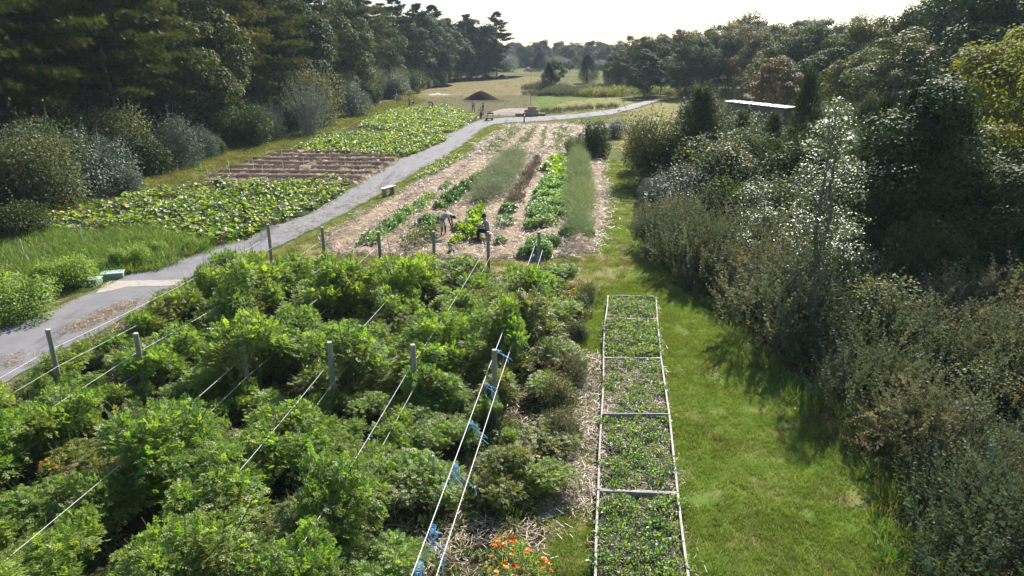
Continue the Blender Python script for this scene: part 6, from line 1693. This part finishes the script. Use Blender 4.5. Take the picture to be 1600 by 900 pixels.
# garden cart
p = G(764.5, 188); t = tag(empty('garden_cart', (p.x, p.y, 0), R(8)), 'two tier dark garden cart standing on the far path', 'cart')
mb = MB(); box(mb, (0, 0, .24), (.95, .55, .14), bevel=.02); link('lower_tray', mb.build('lower_tray', [dkgrey]), parent=t)
mb = MB(); box(mb, (.12, 0, .86), (.80, .5, .16), bevel=.02); link('upper_tray', mb.build('upper_tray', [dkgrey]), parent=t)
for sx in (-.24, .46):
    for sy in (-.22, .22): mb = MB(); tube(mb, [(sx, sy, .25), (sx, sy, .85)], .02, 6); link('leg', mb.build('leg', [dkgrey]), parent=t)
for sx in (-.35, .35):
    for sy in (-.27, .27):
        mb = MB(); tube(mb, [(sx, sy - .03, .11), (sx, sy + .03, .11)], .11, 14); link('wheel', mb.build('wheel', [black]), parent=t)
mb = MB(); tube(mb, [(-.26, -.2, .9), (-.5, -.2, 1.25), (-.5, .2, 1.25), (-.26, .2, .9)], .018, 6); link('handle', mb.build('handle', [M['metal']]), parent=t)
t2 = tag(empty('sack', (p.x + .1, p.y, .94), R(20)), 'pale grey sack lying on the top tray of the garden cart', 'sack')
skin_mesh('cloth', {'a': ((-.22, 0, .12), (.1, .13)), 'b': ((0, 0, .13), (.16, .13)), 'c': ((.16, .02, .18), (.1, .1)), 'd': ((.2, .02, .36), (.04, .04))}, [('a', 'b'), ('b', 'c'), ('c', 'd')], white, t2)
# shed with a flat metal roof
Ysh = 74; xl, xr = AX(1127, Ysh), AX(1222, Ysh - 4); hl = height_at(1127, 158, (xl, Ysh)); hr = height_at(1222, 168.5, (xr, Ysh - 4))
a = Vector((xl, Ysh + 0, 0)); b = Vector((xr, Ysh - 4, 0)); d = (b - a); L = d.length; ang = math.atan2(d.y, d.x); tilt = math.atan2(hr - hl, L)
t = tag(empty('shed', (a.x, a.y, 0), ang), 'long low brown shed with a bright flat metal roof behind the cedars', 'shed')
shedwall = surf_mat('brown_shed_board', (.20, .13, .105), (.13, .09, .075), scale=3, vec_scale=(1, 1, 6), bump=.5, bscale=8, bdist=.02, c=(.25, .2, .17), cscale=1.2)
roofm = surf_mat('bright_metal_roof', (.34, .35, .37), (.24, .24, .26), scale=2, rough=.5, bump=.05, metal=.6, spec=.6)
mb = MB(); hh = lambda x: hl + (hr - hl) * x / L - .12
W = 2.4
for (y0, y1) in ((0.3, .42), (W - .12, W)):
    V = [(.25, y0, -.1), (L - .25, y0, -.1), (L - .25, y1, -.1), (.25, y1, -.1), (.25, y0, hh(.25)), (L - .25, y0, hh(L - .25)), (L - .25, y1, hh(L - .25)), (.25, y1, hh(.25))]
    mb.add(V, [(0, 1, 5, 4), (1, 2, 6, 5), (2, 3, 7, 6), (3, 0, 4, 7), (4, 5, 6, 7)])
for x0 in (.25, L - .37):
    V = [(x0, .425, -.1), (x0 + .12, .425, -.1), (x0 + .12, W - .125, -.1), (x0, W - .125, -.1)]; V += [(x, y, hh(x0)) for x, y, z in V]
    mb.add(V, [(0, 1, 5, 4), (1, 2, 6, 5), (2, 3, 7, 6), (3, 0, 4, 7), (4, 5, 6, 7)])
link('wall', mb.build('wall', [shedwall]), parent=t)
n = 14
for k in range(n):
    x0 = L * k / n; x1 = L * (k + 1) / n - .02; zf = lambda x: hl + (hr - hl) * x / L
    mb = MB(); V = [(x, y, zf(x) + dz - .02 * y) for dz in (-.07, 0) for y in (0, W + .3) for x in (x0, x1)]
    mb.add(V, [(0, 1, 3, 2), (4, 6, 7, 5), (0, 4, 5, 1), (1, 5, 7, 3), (3, 7, 6, 2), (2, 6, 4, 0)])
    V = [(x, y, zf(x) + dz - .02 * y) for dz in (.003, .035) for y in (0, W + .3) for x in (x0 + .02, x0 + .07)]
    mb.add(V, [(0, 1, 3, 2), (4, 6, 7, 5), (0, 4, 5, 1), (1, 5, 7, 3), (3, 7, 6, 2), (2, 6, 4, 0)]); mb.A[-1][:] = .7
    link('roof_panel', mb.build('roof_panel', [roofm]), parent=t)
for x0 in (1.2, 2.5):
    mb = MB(); box(mb, (x0, .27, hh(x0) - .75), (.55, .05, .8), bevel=.01); w = link('window_frame', mb.build('window_frame', [M['board']]), parent=t)
    mb = MB(); box(mb, (x0, .235, hh(x0) - .75), (.42, .02, .66)); link('pane', mb.build('pane', [flat_mat('dark_glass', (.02, .022, .025), rough=.1)]), parent=w)
mb = MB(); box(mb, (4.2, .27, .95), (.9, .05, 1.9), bevel=.01); dd = link('door', mb.build('door', [shedwall]), parent=t)
mb = MB(); box(mb, (4.5, .23, 1.0), (.12, .03, .03), bevel=.006); link('handle', mb.build('handle', [M['metal']]), parent=dd)

# ================================================================ AIR
hz = MB(); box(hz, (0, 430, 11.4), (1700, 960, 24.8))
hm, ht, ho = new_mat('haze_air')
pv = nd(ht, 'ShaderNodeVolumePrincipled'); pv.inputs['Color'].default_value = (.70, .84, 1.0, 1); pv.inputs['Density'].default_value = HAZE = .0002
pv.inputs['Anisotropy'].default_value = .1
ht.links.new(pv.outputs[0], ho.inputs['Volume'])
tag(link('haze', hz.build('haze', [hm])), 'thin bluish haze filling the valley air', kind='stuff')
